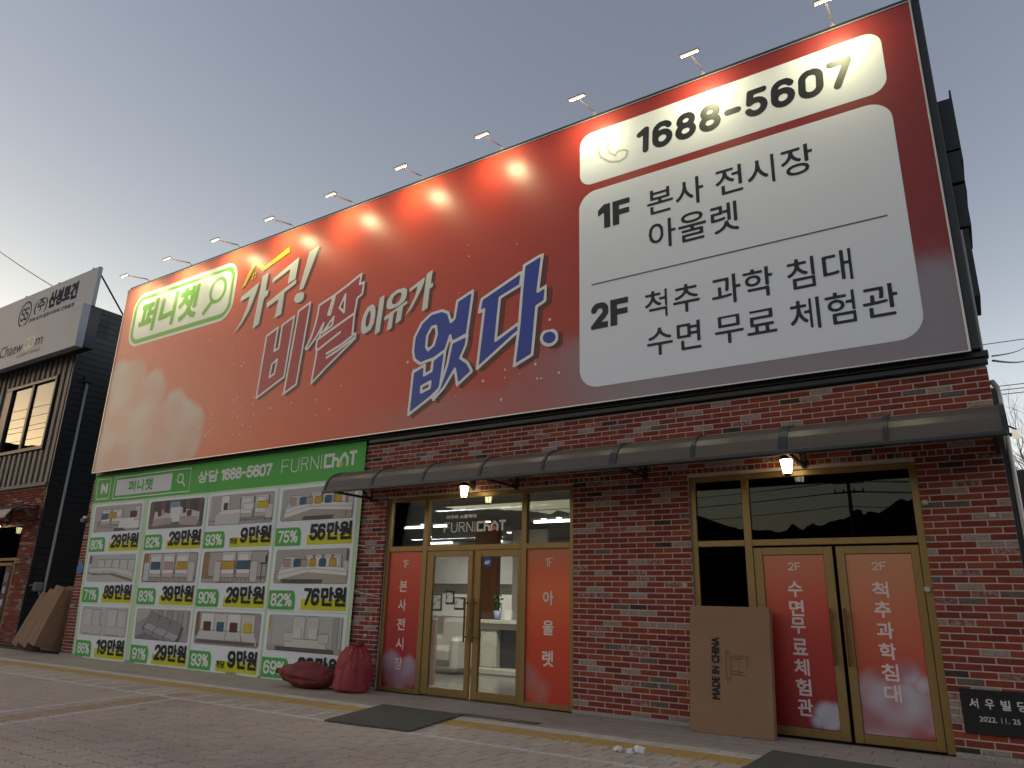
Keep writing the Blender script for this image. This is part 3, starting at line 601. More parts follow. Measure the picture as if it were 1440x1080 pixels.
m=MB(); draw(m,strokes('1688-5607',(-3.40,-.55,7.43,7.855),.045,shear=.05,gap=.34),.014,PY-.006,c=BK); m.build('phone_number',board_print,bb,(-8.26,PY,3.85))
ph_=TR['phone'][0][0]; m=MB(); draw(m,Shape().ring(.014,ph_),.009,PY-.006,c=(.42,.43,.36)); m.build('phone_symbol',board_print,bb,(-8.26,PY,3.85))
m=MB()
def bigF(x,z): return [(x,z),(x,z+.39),(x+.27,z+.39),(x+.27,z+.30),(x+.10,z+.30),(x+.10,z+.235),(x+.255,z+.235),(x+.255,z+.15),(x+.10,z+.15),(x+.10,z)]
for p in ([(-4.03,6.62),(-4.03,6.715),(-3.93,6.80),(-3.83,6.80),(-3.83,6.41),(-3.935,6.41),(-3.935,6.665)],bigF(-3.80,6.41)): draw(m,Shape().poly(p),.012,PY-.006,c=BK)
m.build('floor_number',board_print,bb,(-8.26,PY,3.85)); m=MB(); draw(m,Shape().poly(bigF(-3.86,4.895)),.012,PY-.006,c=BK)
draw(m,Shape().stroke(.046,arc(-4.02,5.15,.09,.088,165,-40,16)+[(-4.09,4.95)]),.012,PY-.006,c=BK); flat(m,[(-4.155,4.895),(-3.90,4.895),(-3.90,4.985),(-4.09,4.985),(-4.155,4.95)],PY-.0064,c=BK); m.build('floor_number',board_print,bb,(-8.26,PY,3.85))
for s,b in (('본사 전시장',(-3.28,-1.105,6.40,6.812)),('아울렛',(-3.27,-2.05,5.866,6.295)),('척추 과학 침대',(-3.36,-.825,4.885,5.285)),('수면 무료 체험관',(-3.345,-.415,4.366,4.765))):
    m=MB(); text(m,s,b,PY-.006,.013,.004,c=BK); m.build('lettering',board_print,bb,(-8.26,PY,3.85))
m=MB(); flat(m,[(-4.14,5.565),(-.41,5.565),(-.41,5.583),(-4.14,5.583)],PY-.006,c=(.1,.1,.12)); m.build('rule_line',board_print,bb,(-8.26,PY,3.85))
# badge
GR=(.16,.44,.05)
m=MB(); flat(m,rrect(-16.25,-12.39,6.745,8.075,.40,8),PY-.003,c=(.80,.82,.78)); rr=rrect(-16.14,-12.50,6.86,7.96,.30,8); draw(m,Shape().ring(.05,rr),.03,PY-.006,c=GR); m.build('badge',board_print,bb,(-8.26,PY,3.85))
m=MB(); text(m,'퍼니챗',(-15.92,-13.66,7.03,7.84),PY-.006,.018,.035,shear=.08,c=GR)
draw(m,Shape().ring(.04,arc(-12.99,7.51,.25,.27,0,350,24)).stroke(.055,[(-13.15,7.27),(-13.38,7.06)]),.018,PY-.006,c=GR); m.build('badge_lettering',board_print,bb,(-8.26,PY,3.85))
# slogan
SH=(.14,.035,.03); OUT=(.80,.80,.80)
def slogan(name,key,fill,line=None,lw=.022,h=.018,sh=.07):
    ms=MB(); mo=MB(); mf=MB(); y=PY-.003
    polys=TR[key]
    for g in polys:
        S=Shape().poly(*g); draw(ms,S,h*1.3,y,(line and lw) or 0,dx=sh,dz=-sh*.55,c=SH)
    for i,g in enumerate(polys):
        S=Shape().poly(*g)
        if line: draw(mo,S,h,y-.003-.0012*i,lw,c=line); draw(mf,S,h,y-.0036-.0012*i,-lw,c=fill)
        else: draw(mf,S,h,y-.003,0,c=fill)
    ms.build('slogan_drop_print',board_print,bb,(-8.26,PY,3.85)); 
    if line: mo.build('slogan_outline',board_print,bb,(-8.26,PY,3.85))
    return mf.build(name,board_print,bb,(-8.26,PY,3.85))
slogan('slogan_white','white',(.74,.75,.71),h=.016)
slogan('slogan_red','red',(.42,.045,.060),OUT)
slogan('slogan_blue','blue',(.03,.06,.37),OUT,.024,.02,.08)
TR['panes']=TR['yellow'][1:]; TR['yellow']=TR['yellow'][:1]
slogan('roof_symbol','yellow',(.85,.60,.02),h=.012,sh=.03); slogan('symbol_panes','panes',(.85,.60,.02),h=.012,sh=.02)
m=MB()
for g in TR['redbar']: draw(m,Shape().stroke(.022,g[0]),.012,PY-.0125,c=OUT)
m.build('slogan_bars',board_print,bb,(-8.26,PY,3.85))
m=MB(); R.seed(5)
for k in range(80):
    cx=R.choice([R.gauss(-12.3,.6),R.gauss(-11,1.2),R.uniform(-6.5,-4.6),R.uniform(-13,-5)]); cz_=R.choice([R.uniform(4.2,6.8),R.uniform(4.0,4.9)]); r=R.uniform(.008,.026)
    if -16<cx<-4.6: flat(m,[(cx+r*math.cos(a),cz_+r*math.sin(a)) for a in (0,1.05,2.1,3.14,4.19,5.24)],PY-.0022,c=(.75,.62,.58))
tag(m.build('printed_sparkles',board_print,bb,(-8.26,PY,3.85)),kind='stuff')
# ================================================================== floodlights along the top
arm_m=Mat('lamp_arm_paint',(.50,.49,.47),.4,metal=.3); head_m=Mat('lamp_head',(.50,.50,.48),.4); led_m=Mat('led_lens',(.9,.9,.8),.4).emit((1,.93,.74),.12)
WHERE=['leftmost, over the green badge corner','second from the left, above the badge','third from the left, above the badge magnifier','fourth from the left, above the yellow roof symbol','fifth from the left, right of the exclamation mark','sixth from the left','seventh from the left, just left of the white field','over the phone symbol','over the dash of the phone number','rightmost, over the last digit']
for i in range(10):
    x=-15.92+i*(15.92-.71)/9
    t=thing('floodlight','slim white floodlight atop the billboard, '+WHERE[i],'floodlight',(x,-.14,8.41),'floodlights along the top of the billboard')
    MB().tube([(x,-.14,8.42),(x,-.20,8.46),(x,-.70,8.345)],.014,6).build('arm',arm_m,t,(x,-.14,8.41))
    MB().cbox(x-.03,x+.03,-.17,-.10,8.41,8.425,.003).build('base_plate',arm_m,t,(x,-.14,8.41))
    hd=MB().cbox(x-.14,x+.14,-.775,-.705,8.325,8.345,.007).build('lamp_head',head_m,t,(x,-.74,8.34))
    MB().box(x-.12,x+.12,-.765,-.715,8.319,8.3235).build('lens',led_m,hd,(x,-.74,8.32))
    ld=bpy.data.lights.new('floodlight_beam','AREA'); ld.shape='RECTANGLE'; ld.size=.24; ld.size_y=.03; ld.energy=LAMP_W; ld.color=(1,.92,.50); ld.spread=math.radians(150)
    lo=bpy.data.objects.new('floodlight_beam',ld); COL.objects.link(lo); lo.parent=t; lo.location=(0,-.60,-.098)
    lo.rotation_euler=Vector((0,.60,-.50)).to_track_quat('-Z','Y').to_euler()
# ================================================================== banner
YB=-.035
def wav(x,z): return .008*math.sin(x*2.6+z*.9)+.005*math.sin(x*6.1-z*1.7)+(.012*math.sin(x*3.9+1)*max(0,(.6-z)/.6) if z<.6 else 0)
def bx(u,z): # lean of the left edge
    k=max(0,min(1,(u+8.4)/-8.39)); return u+(.0+k*(.41*(1-z/3.8)))-(.09*(1-k)*(0))
bn=thing('vinyl_banner','large green and white vinyl banner of discounted sofas hung left of the entrance','banner',(-12.5,YB,1.9))
def bbuild(m,name,mat=vinyl_print):
    m.v=[(bx(x,z),y,z) for x,y,z in m.v]; o=m.build(name,mat,bn,(-12.5,YB,1.9),wave=wav); return o
m=MB(); GRN=(.10,.44,.095); PALE=(.55,.72,.47); WHT=(.78,.83,.88)
nx,nz_=96,36
def grid(m,x0,x1,z0,z1,y,c,st=.11,scal=False):
    a=max(1,round((x1-x0)/st)); b=max(1,round((z1-z0)/st))
    for i in range(a):
        for j in range(b):
            p,q=x0+(x1-x0)*i/a,x0+(x1-x0)*(i+1)/a; r,s=z0+(z1-z0)*j/b,z0+(z1-z0)*(j+1)/b
            rz=lambda xx,zz: zz+(.05*(1-abs(math.sin(xx*1.9+.4)))-.02 if (scal and j==0 and zz==z0) else 0)
            m.face([(p,y,rz(p,r)),(q,y,rz(q,r)),(q,y,s),(p,y,s)],0,c)
grid(m,-16.79,-8.40,3.19,3.80,YB,GRN); grid(m,-16.79,-8.40,.02,3.19,YB,PALE,scal=True)
for i in range(nx): pass
o=bbuild(m,'banner_sheet')
m=MB(); y=YB-.004
L0=[-16.60,-14.47,-12.46,-10.37]; R0=[-14.78,-12.64,-10.57,-8.56]; ZT=[3.10,2.06,1.0]
R.seed(2)
CELLS=[[('80%','29만원','lsofa',(.50,.44,.42)),('82%','29만원','curve',(.13,.10,.11)),('93%','9만원','chaise',(.50,.44,.43)),('75%','56만원','corner',(.48,.46,.43))],
[('71%','89만원','swoop',(.55,.55,.54)),('83%','39만원','three',(.36,.26,.19)),('90%','29만원','two',(.34,.25,.19)),('82%','76만원','corner2',(.46,.42,.37))],
[('86%','19만원','pair',(.58,.57,.57)),('91%','29만원','angled',(.40,.38,.37)),('93%','9만원','four',(.40,.36,.35)),('69%','20만원','armchair',(.52,.53,.50))]]
CRM=(.74,.73,.72); CRM2=(.60,.58,.57); CRM3=(.30,.28,.27); BLU=(.05,.13,.20); MUS=(.55,.33,.06); MAR=(.12,.05,.05); PNK=(.45,.33,.30); YEL=(.60,.47,.05)
def bflat(m,P,ly,c,outl=True):
    xs_=[p[0] for p in P]; zs_=[p[1] for p in P]
    if max(xs_)-min(xs_)<.09 or max(zs_)-min(zs_)<.07: flat(m,P,ly,c=c)
    else:
        if outl: draw(m,Shape().poly(P),.022,ly+.0004,.008,c=tuple(v*.45 for v in c),maxrun=4)
        draw(m,Shape().poly(P),.022,ly,c=c,maxrun=4)
SCL=[1.0]
def sx_(a): return min(.99,max(.01,.5+(a-.5)*SCL[0]))
def sz_(b): return min(.985,max(.015,.46+(b-.46)*SCL[0]))
def quad(m,P0,pts,ly,c):
    pts=[(sx_(a),sz_(b)) for a,b in pts]
    X0,X1,Z0,Z1=P0; bflat(m,[(X0+a*(X1-X0),Z0+b*(Z1-Z0)) for a,b in pts],ly,c)
def rr(m,P0,a0,a1,b0,b1,ly,c,r=.03):
    a0,a1,b0,b1=sx_(a0),sx_(a1),sz_(b0),sz_(b1)
    X0,X1,Z0,Z1=P0; bflat(m,rrect(X0+a0*(X1-X0),X0+a1*(X1-X0),Z0+b0*(Z1-Z0),Z0+b1*(Z1-Z0),min(r,(a1-a0)*(X1-X0)*.45,(b1-b0)*(Z1-Z0)*.45),3),ly,c)
def sofa(kind,P0,y,pic):
    a,b,c_,d,e=y-.002,y-.003,y-.004,y-.005,y-.006; mm=pic; pill=pic; SCL[0]=1.16 if kind not in('curve',) else 1.02
    def pil(x,z,col,s=.06,t=.10): rr(pill,P0,x-s,x+s,z-t,z+t,e,col,.02)
    if kind in('lsofa','chaise','corner','corner2','armchair','pair','curve'): rr(mm,P0,.16,.86,.07,.17,a,(.12,.11,.105),.03)
    def seats(x0,x1,n,zs0,zs1,zb1,gap=.011,col=CRM):
        w_=(x1-x0)/n; rr(mm,P0,x0,x1,zs0,zb1-.03,a,(.20,.185,.18))
        for i in range(n):
            rr(mm,P0,x0+i*w_+gap,x0+(i+1)*w_-gap,zs1-.06,zb1,b,CRM2,.05); rr(mm,P0,x0+i*w_+gap+w_*.10,x0+(i+1)*w_-gap-w_*.16,zs1+.04,zb1-.06,b-.0004,col,.05)
            rr(mm,P0,x0+i*w_+gap,x0+(i+1)*w_-gap,zs0,zs1,c_,(.50,.48,.47),.03); rr(mm,P0,x0+i*w_+gap+.004,x0+(i+1)*w_-gap-.004,zs0+(zs1-zs0)*.45,zs1,c_-.0004,col,.04)
    def base(x0,x1,z0,z1): rr(mm,P0,x0,x1,z0,z1,a,CRM3,.03); rr(mm,P0,x0+.01,x1-.01,z0-.05,z0+.01,a,(.07,.055,.05),.02)
    if kind=='lsofa':
        quad(mm,P0,[(.0,.0),(1,.0),(.8,.25),(.25,.3)],a,(.44,.38,.36)); base(.14,.60,.18,.4); seats(.2,.6,2,.3,.52,.82); rr(mm,P0,.55,.92,.14,.50,c_,CRM); rr(mm,P0,.82,.93,.4,.85,d,CRM2); quad(mm,P0,[(.55,.06),(.93,.06),(.93,.16),(.55,.16)],b,(.16,.12,.11)); pil(.28,.58,BLU); pil(.42,.60,MUS,.07); pil(.80,.60,MAR)
    if kind=='curve':
        for k in range(9): rr(mm,P0,.02+k*.11,.1+k*.11,.2,.98,a,(.10,.08,.09) if k%2 else (.16,.12,.12))
        rr(mm,P0,.40,.58,.5,.95,b,(.22,.33,.42)); quad(mm,P0,[(0,0),(1,0),(1,.2),(0,.25)],b,(.2,.17,.17))
        quad(mm,P0,[(.1,.18),(.45,.25),(.45,.5),(.12,.62)],c_,CRM2); quad(mm,P0,[(.42,.22),(.62,.22),(.62,.75),(.42,.75)],c_,CRM); quad(mm,P0,[(.6,.22),(.92,.12),(.94,.5),(.6,.7)],d,CRM2); quad(mm,P0,[(.1,.1),(.45,.15),(.45,.36),(.1,.38)],e,(.42,.36,.36)); quad(mm,P0,[(.6,.12),(.9,.05),(.92,.33),(.6,.38)],e,(.46,.38,.37)); pil(.22,.55,MAR,.035); pil(.67,.62,MAR,.03); pil(.76,.5,MAR,.04); pil(.28,.58,PNK,.03)
    if kind=='chaise':
        quad(mm,P0,[(0,0),(1,0),(1,.12),(.1,.2)],a,(.42,.38,.37)); rr(mm,P0,.0,.1,.3,1,a,(.56,.52,.5)); base(.5,.95,.18,.4); seats(.50,.88,2,.25,.5,.86); rr(mm,P0,.17,.52,.08,.40,d,CRM2); quad(mm,P0,[(.18,.38),(.3,.5),(.52,.48),(.51,.38)],d,CRM); rr(mm,P0,.24,.36,.45,.9,c_,CRM); rr(mm,P0,.84,.93,.2,.6,d,CRM2); pil(.31,.6,MAR,.03); pil(.62,.56,CRM,.07); pil(.80,.58,YEL,.07)
    if kind in('corner','corner2'):
        quad(mm,P0,[(0,0),(1,0),(1,.4),(.5,.5),(0,.35)],a,(.42,.38,.33)); quad(mm,P0,[(.2,.2),(.5,.42),(.92,.30),(.92,.45),(.5,.52),(.2,.36)],b,(.30,.27,.24)); quad(mm,P0,[(.12,.15),(.46,.35),(.92,.26),(.95,.42),(.47,.52),(.12,.36)],c_,CRM); 
        seats(.42,.86,4 if kind=='corner2' else 3,.4,.46,.78); quad(mm,P0,[(.12,.36),(.2,.75),(.32,.72),(.36,.46)],b,CRM2); quad(mm,P0,[(.12,.28),(.46,.46),(.92,.36),(.92,.44),(.47,.53),(.14,.40)],d,CRM); rr(mm,P0,.88,.95,.36,.62,d,CRM2)
        for q,(xx,cc) in enumerate(((.22,PNK),(.34,BLU),(.42,PNK),(.52,MUS),(.64,BLU),(.76,MUS))): pil(xx,.58,cc,.042,.09)
        if kind=='corner2': rr(mm,P0,.9,.995,.45,.96,b,(.12,.11,.11)); 
        for xx in (.2,.5,.85): quad(mm,P0,[(xx,.08),(xx+.008,.08),(xx+.008,.25),(xx,.25)],a,(.1,.08,.07))
    if kind=='swoop':
        quad(mm,P0,[(.02,.35),(.2,.30),(.5,.30),(.92,.1),(.96,.35),(.5,.5),(.2,.45)],b,(.60,.60,.58)); quad(mm,P0,[(.05,.34),(.22,.28),(.5,.30),(.92,.08),(.92,.14),(.5,.36),(.22,.34)],c_,(.30,.22,.13)); seats(.25,.95,5,.32,.40,.78,.004,(.58,.58,.56)); quad(mm,P0,[(.03,.4),(.14,.42),(.2,.8),(.1,.85)],c_,(.52,.52,.5)); rr(pill,P0,.1,.14,.62,.9,e,(.1,.1,.1)); quad(mm,P0,[(.1,.38),(.5,.42),(.95,.22),(.95,.4),(.5,.52),(.12,.50)],d,(.64,.64,.62))
    if kind in('three','two'):
        rr(mm,P0,.0,.16,.3,.98,a,(.34,.20,.11)); quad(mm,P0,[(0,0),(1,0),(1,.2),(0,.2)],a,(.42,.38,.36)); rr(mm,P0,.16,1,.25,.96,a,(.44,.42,.40)); n_=3 if kind=='three' else 2; x0,x1=(.12,.88) if n_==3 else (.26,.80)
        base(x0,x1,.08,.3); seats(x0+.06,x1-.06,n_,.22,.45,.92); rr(mm,P0,x0-.02,x0+.07,.1,.66,d,CRM2,.05); rr(mm,P0,x1-.07,x1+.02,.1,.66,d,CRM2,.05)
        for q,cc in enumerate((BLU,PNK,MUS) if n_==3 else (MUS,BLU)): w_=(x1-x0-.12)/n_; pil(x0+.06+w_*(q+.5),.55,cc,.075 if n_==3 else .09,.11)
        if n_==2:
            for xx in (.86,.97): quad(mm,P0,[(xx,.1),(xx+.01,.1),(xx+.01,.58),(xx,.58)],d,(.05,.05,.05))
            quad(mm,P0,[(.84,.56),(1,.56),(1,.6),(.84,.6)],d,(.05,.05,.05)); rr(pill,P0,.9,.94,.6,.8,e,(.06,.06,.06))
    if kind=='pair':
        for xx in (.12,.58): quad(mm,P0,[(xx-.02,.1),(xx+.36,.1),(xx+.38,.38),(xx,.40)],b,(.55,.54,.55)); rr(mm,P0,xx,xx+.16,.35,.88,c_,(.60,.59,.59)); rr(mm,P0,xx+.18,xx+.33,.35,.85,c_,(.57,.56,.57)); quad(mm,P0,[(xx,.08),(xx+.35,.06),(xx+.35,.11),(xx,.13)],c_,(.42,.33,.31))
    if kind=='angled':
        for k in range(8): rr(mm,P0,.35+k*.08,.42+k*.08,.3,.99,a,(.36,.34,.33) if k%2 else (.42,.40,.39))
        quad(mm,P0,[(0,0),(.5,0),(.3,.3),(0,.1)],a,(.24,.22,.21)); quad(mm,P0,[(0,.5),(.3,.75),(.3,1),(0,1)],a,(.50,.46,.43))
        quad(mm,P0,[(.18,.35),(.32,.85),(.85,.45),(.80,.0),(.55,.02)],b,(.12,.12,.14))
        for k in range(3):
            u,v=.20+k*.18,.42-k*.11; quad(mm,P0,[(u+.02,v+.08),(u+.10,v+.44),(u+.26,v+.33),(u+.22,v+.02)],c_,(.27,.27,.30)); quad(mm,P0,[(u,v-.02),(u+.07,v+.12),(u+.23,v+.03),(u+.17,v-.13)],d,(.42,.42,.45)); quad(mm,P0,[(u,v-.14),(u,v-.03),(u+.17,v-.14),(u+.17,v-.26)],e,(.30,.30,.33))
    if kind=='four':
        rr(mm,P0,0,.12,.3,.98,a,(.26,.15,.09)); rr(mm,P0,.72,.86,.9,.99,a,(.26,.15,.09)); quad(mm,P0,[(.02,.12),(.98,.12),(.98,.2),(.02,.2)],a,(.16,.13,.13))
        for k in range(4):
            x_=.14+k*.18; rr(mm,P0,x_,x_+.175,.4,.9,b,CRM2 if k%2 else CRM,.03); quad(mm,P0,[(x_-.10+k*.045,.13),(x_+.135+k*.03,.13),(x_+.175,.45),(x_,.45)],c_,(.62,.60,.60)); pil(x_+.09,.55,(MAR,BLU,MAR,YEL)[k],.05,.12)
    if kind=='armchair':
        rr(mm,P0,0,.1,.55,.97,a,(.55,.38,.08)); rr(mm,P0,.12,.98,.2,.98,a,(.48,.49,.46)); rr(mm,P0,.82,.88,.2,.98,b,(.38,.38,.36)); quad(mm,P0,[(0,0),(1,0),(1,.2),(.1,.22)],b,(.42,.38,.33))
        rr(mm,P0,.36,.50,.35,.92,c_,(.60,.60,.56),.05); rr(mm,P0,.52,.66,.35,.92,c_,(.57,.57,.54),.05); rr(mm,P0,.28,.76,.12,.38,d,(.62,.62,.58)); rr(mm,P0,.26,.38,.3,.52,e,(.58,.58,.55),.06); rr(mm,P0,.66,.78,.3,.52,e,(.58,.58,.55),.06); quad(mm,P0,[(.30,.05),(.74,.05),(.74,.12),(.30,.12)],d,(.07,.06,.06)); pil(.42,.5,(.66,.66,.62),.05,.12); pil(.60,.5,(.66,.66,.62),.05,.12)
for r in range(3):
    for c in range(4):
        pc,pr,kind,bgc=CELLS[r][c]; bgc=tuple(v*.92*k_ for v,k_ in zip(bgc,(.96,1,1.06))); x0,x1,zt=L0[c],R0[c],ZT[r]; zb=zt-.56
        pg=MB(); pf=MB(); pt=MB(); pu=MB(); pw_=MB(); pic=MB(); pill=pic; ptag=pg; cell=None
        grid(pw_,x0-.07,x1+.07,zt-1.0,zt+.05,y,WHT)
        # photo print
        flat(pic,rrect(x0,x1,zb,zt,.09,4),y-.0015,c=bgc) if kind in('x',) else None
        fs=MB(); grid(fs,x0+.05,x1-.05,zb,zt,y-.0018,bgc); grid(fs,x0,x0+.05,zb+.05,zt-.05,y-.0018,bgc); grid(fs,x1-.05,x1,zb+.05,zt-.05,y-.0018,bgc)
        for cx_,cz_,a0 in ((x0+.05,zb+.05,180),(x1-.05,zb+.05,270),(x1-.05,zt-.05,0),(x0+.05,zt-.05,90)): flat(fs,[(cx_,cz_)]+arc(cx_,cz_,.05,.05,a0,a0+90,4),y-.0018,c=bgc)
        pf.raw(fs.v,fs.f,0,bgc)
        sofa(kind,(x0,x1,zb,zt),y-.001,pic)
        # discount tag, price
        gw=.66; bflat(pg,rrect(x0-.07,x0+gw-.07,zt-1.0+.02,zt-.66,.13,5,'1000'),y-.0035,(.095,.43,.09),False)
        draw(ptag,strokes(pc,(x0-.01,x0+.52,zt-.93,zt-.715),.020,gap=.2),.011,y-.006,c=(.78,.80,.78),maxrun=8)
        grid(pu,x0+.74,x1+.02,zt-.97,zt-.80,y-.0035,(.62,.62,.03))
        n_=pr.replace('만원',''); xs0=x0+.80 if len(n_)>1 else x0+1.05; dwid=.40 if len(n_)>1 else .22
        draw(pt,strokes(n_,(xs0,xs0+dwid,zt-.905,zt-.62),.031,gap=.22,shear=.05),.012,y-.0085,c=(.03,.03,.03),maxrun=8)
        text(pt,'만원',(xs0+dwid+.03,x1+.01,zt-.905,zt-.60),y-.0085,.011,.015,c=(.03,.03,.03),maxrun=8)
        if len(n_)==1: text(pt,'개당',(x0+.74,x0+.98,zt-.92,zt-.80),y-.0085,.008,.004,c=(.03,.03,.03),maxrun=8)
        cell=bbuild(pw_,'offer_field'); pf.raw(pic.v,[],0)
        n0=len(pf.v)-len(pic.v); pf.f+=[tuple(n0+q for q in f_) for f_ in pic.f]; pf.mi+=pic.mi; pf.c+=pic.c
        n0=len(pu.v); pu.v+=pt.v; pu.f+=[tuple(n0+q for q in f_) for f_ in pt.f]; pu.mi+=pt.mi; pu.c+=pt.c
        for mm_,nm in ((pf,'photo_print'),(pg,'discount_tag'),(pu,'price_print')):
            q_=bbuild(mm_,nm); q_.parent=cell
m=MB(); hw=(.72,.76,.72)
draw(m,Shape().ring(.014,rrect(-16.66,-16.13,3.27,3.72,.05)),.012,y,c=hw,maxrun=8); draw(m,strokes('N',(-16.50,-16.22,3.38,3.62),.045),.012,y,c=hw,maxrun=8)
draw(m,Shape().ring(.012,rrect(-15.97,-13.20,3.25,3.72,.01,2)),.012,y,c=hw,maxrun=8); grid(m,-15.88,-13.80,3.31,3.66,y,(.68,.69,.73))
text(m,'퍼니챗',(-15.42,-14.48,3.36,3.62),y-.004,.011,.010,c=GRN,maxrun=8); draw(m,Shape().ring(.016,arc(-13.52,3.53,.09,.09,0,345,16)).stroke(.018,[(-13.45,3.46),(-13.36,3.37)]),.01,y,c=hw,maxrun=8)
text(m,'상담',(-12.95,-12.30,3.385,3.63),y,.011,.011,c=hw,maxrun=8); draw(m,strokes('1688-5607',(-12.22,-10.72,3.385,3.62),.026,gap=.2),.011,y,c=hw,maxrun=8)
draw(m,strokes('FURNI',(-10.47,-9.42,3.40,3.655),.010),.008,y,c=hw,maxrun=8); draw(m,strokes('ChAT',(-9.37,-8.58,3.40,3.665),.028),.01,y,c=hw,maxrun=8); flat(m,[(-9.0,3.46),(-8.95,3.5),(-8.9,3.46),(-8.9,3.42),(-9.0,3.42)],y-.001,c=(.6,.5,.05))
bbuild(m,'banner_header_lettering')
m=MB()
for x,z in ((-8.40,2.1),(-8.38,1.4)): m.tube([(x,YB-.01,z),(x+.25,-.02,z-.05),(x+.5,-.012,z-.02 if z>2 else z-.08)],.006,5)
m.build('tie_cord',Mat('white_cord',(.6,.58,.54),.8),bn,(-12.5,YB,1.9))
# ================================================================== awning
def prof(n=10):
    P=[(-.90,2.835),(-.885,2.90),(-.85,2.985),(-.79,3.055),(-.70,3.115),(-.58,3.16),(-.42,3.19),(-.22,3.21),(0.0,3.22)]
    return P
poly=Mat('smoked_polycarbonate',(.19,.165,.14),.28,spec=.6); 
f=poly.noise(2.4,stretch=(.6,1,2)).ss(.35,.75); poly.color(poly.mix(f*.35,(.19,.165,.14),(.24,.21,.18))); poly.rough(poly.noise(3).ss(.2,.9)*.08+.22)
tl=poly.nt.nodes.new('ShaderNodeBsdfTranslucent'); tl.inputs[0].default_value=(.42,.35,.26,1); ms_=poly.nt.nodes.new('ShaderNodeMixShader'); ms_.inputs[0].default_value=.5
po=[n for n in poly.nt.nodes if n.type=='OUTPUT_MATERIAL'][0]; poly.nt.links.new(poly.b.outputs[0],ms_.inputs[1]); poly.nt.links.new(tl.outputs[0],ms_.inputs[2]); poly.nt.links.new(ms_.outputs[0],po.inputs[0])
aw=thing('entrance_canopy','long curved canopy of smoked sheets on black ribs over both shop entrances','canopy',(-4,0,2.83))
AX0,AX1=-8.35,.30; NB=9; st_=(AX1-AX0)/NB; PR=prof(); awo=(-4,0,2.83)
for k in range(NB):
    m=MB(); a,b=AX0+k*st_+.018,AX0+(k+1)*st_-.018; ns=4
    for i in range(len(PR)-1):
        (y0,z0),(y1,z1)=PR[i],PR[i+1]
        for j in range(ns):
            p,q=a+(b-a)*j/ns,a+(b-a)*(j+1)/ns; m.face([(p,y0,z0),(q,y0,z0),(q,y1,z1),(p,y1,z1)]); m.face([(p,y1+.004,z1-.006),(q,y1+.004,z1-.006),(q,y0+.004,z0-.004),(p,y0+.004,z0-.004)])
    m.build('canopy_sheet',poly,aw,awo,smooth=False)
for k in range(NB+1):
    x=AX0+k*st_; m=MB(); w_=.022 if k not in (5,7) else .045
    for i in range(len(PR)-1):
        (y0,z0),(y1,z1)=PR[i],PR[i+1]
        o=.012; m.raw([(x-w_,y0-o,z0+.004),(x+w_,y0-o,z0+.004),(x+w_,y1-o*.5,z1+o),(x-w_,y1-o*.5,z1+o),(x-w_,y0+.03,z0-.01),(x+w_,y0+.03,z0-.01),(x+w_,y1+.02,z1-.02),(x-w_,y1+.02,z1-.02)],[(0,1,2,3),(4,7,6,5),(0,3,7,4),(1,5,6,2)])
    m.build('rib',black_steel,aw,awo)
m=MB().cbox(AX0-.02,AX1+.01,-.935,-.885,2.80,2.845,.008).cbox(AX0,AX1,-.02,.0,3.20,3.245,.004); m.build('gutter_rail',black_steel,aw,awo)
for x in (-8.24,-5.44,-3.50,-1.60,.24):
    m=MB().cbox(x-.022,x+.022,-.03,.0,2.80,3.20,.004).cbox(x-.018,x+.018,-.885,-.03,2.815,2.85,.004)
    m.tube([(x,-.03,2.84),(x,-.4,3.05),(x,-.75,3.07)],.014,6); m.build('bracket',black_steel,aw,awo)
m=MB().face([(AX1+.001,y,z) for y,z in PR]+[(AX1+.001,0,2.83)]); m.face([(AX0-.001,y,z) for y,z in PR]+[(AX0-.001,0,3.0)]); m.build('end_cap',poly,aw,awo)
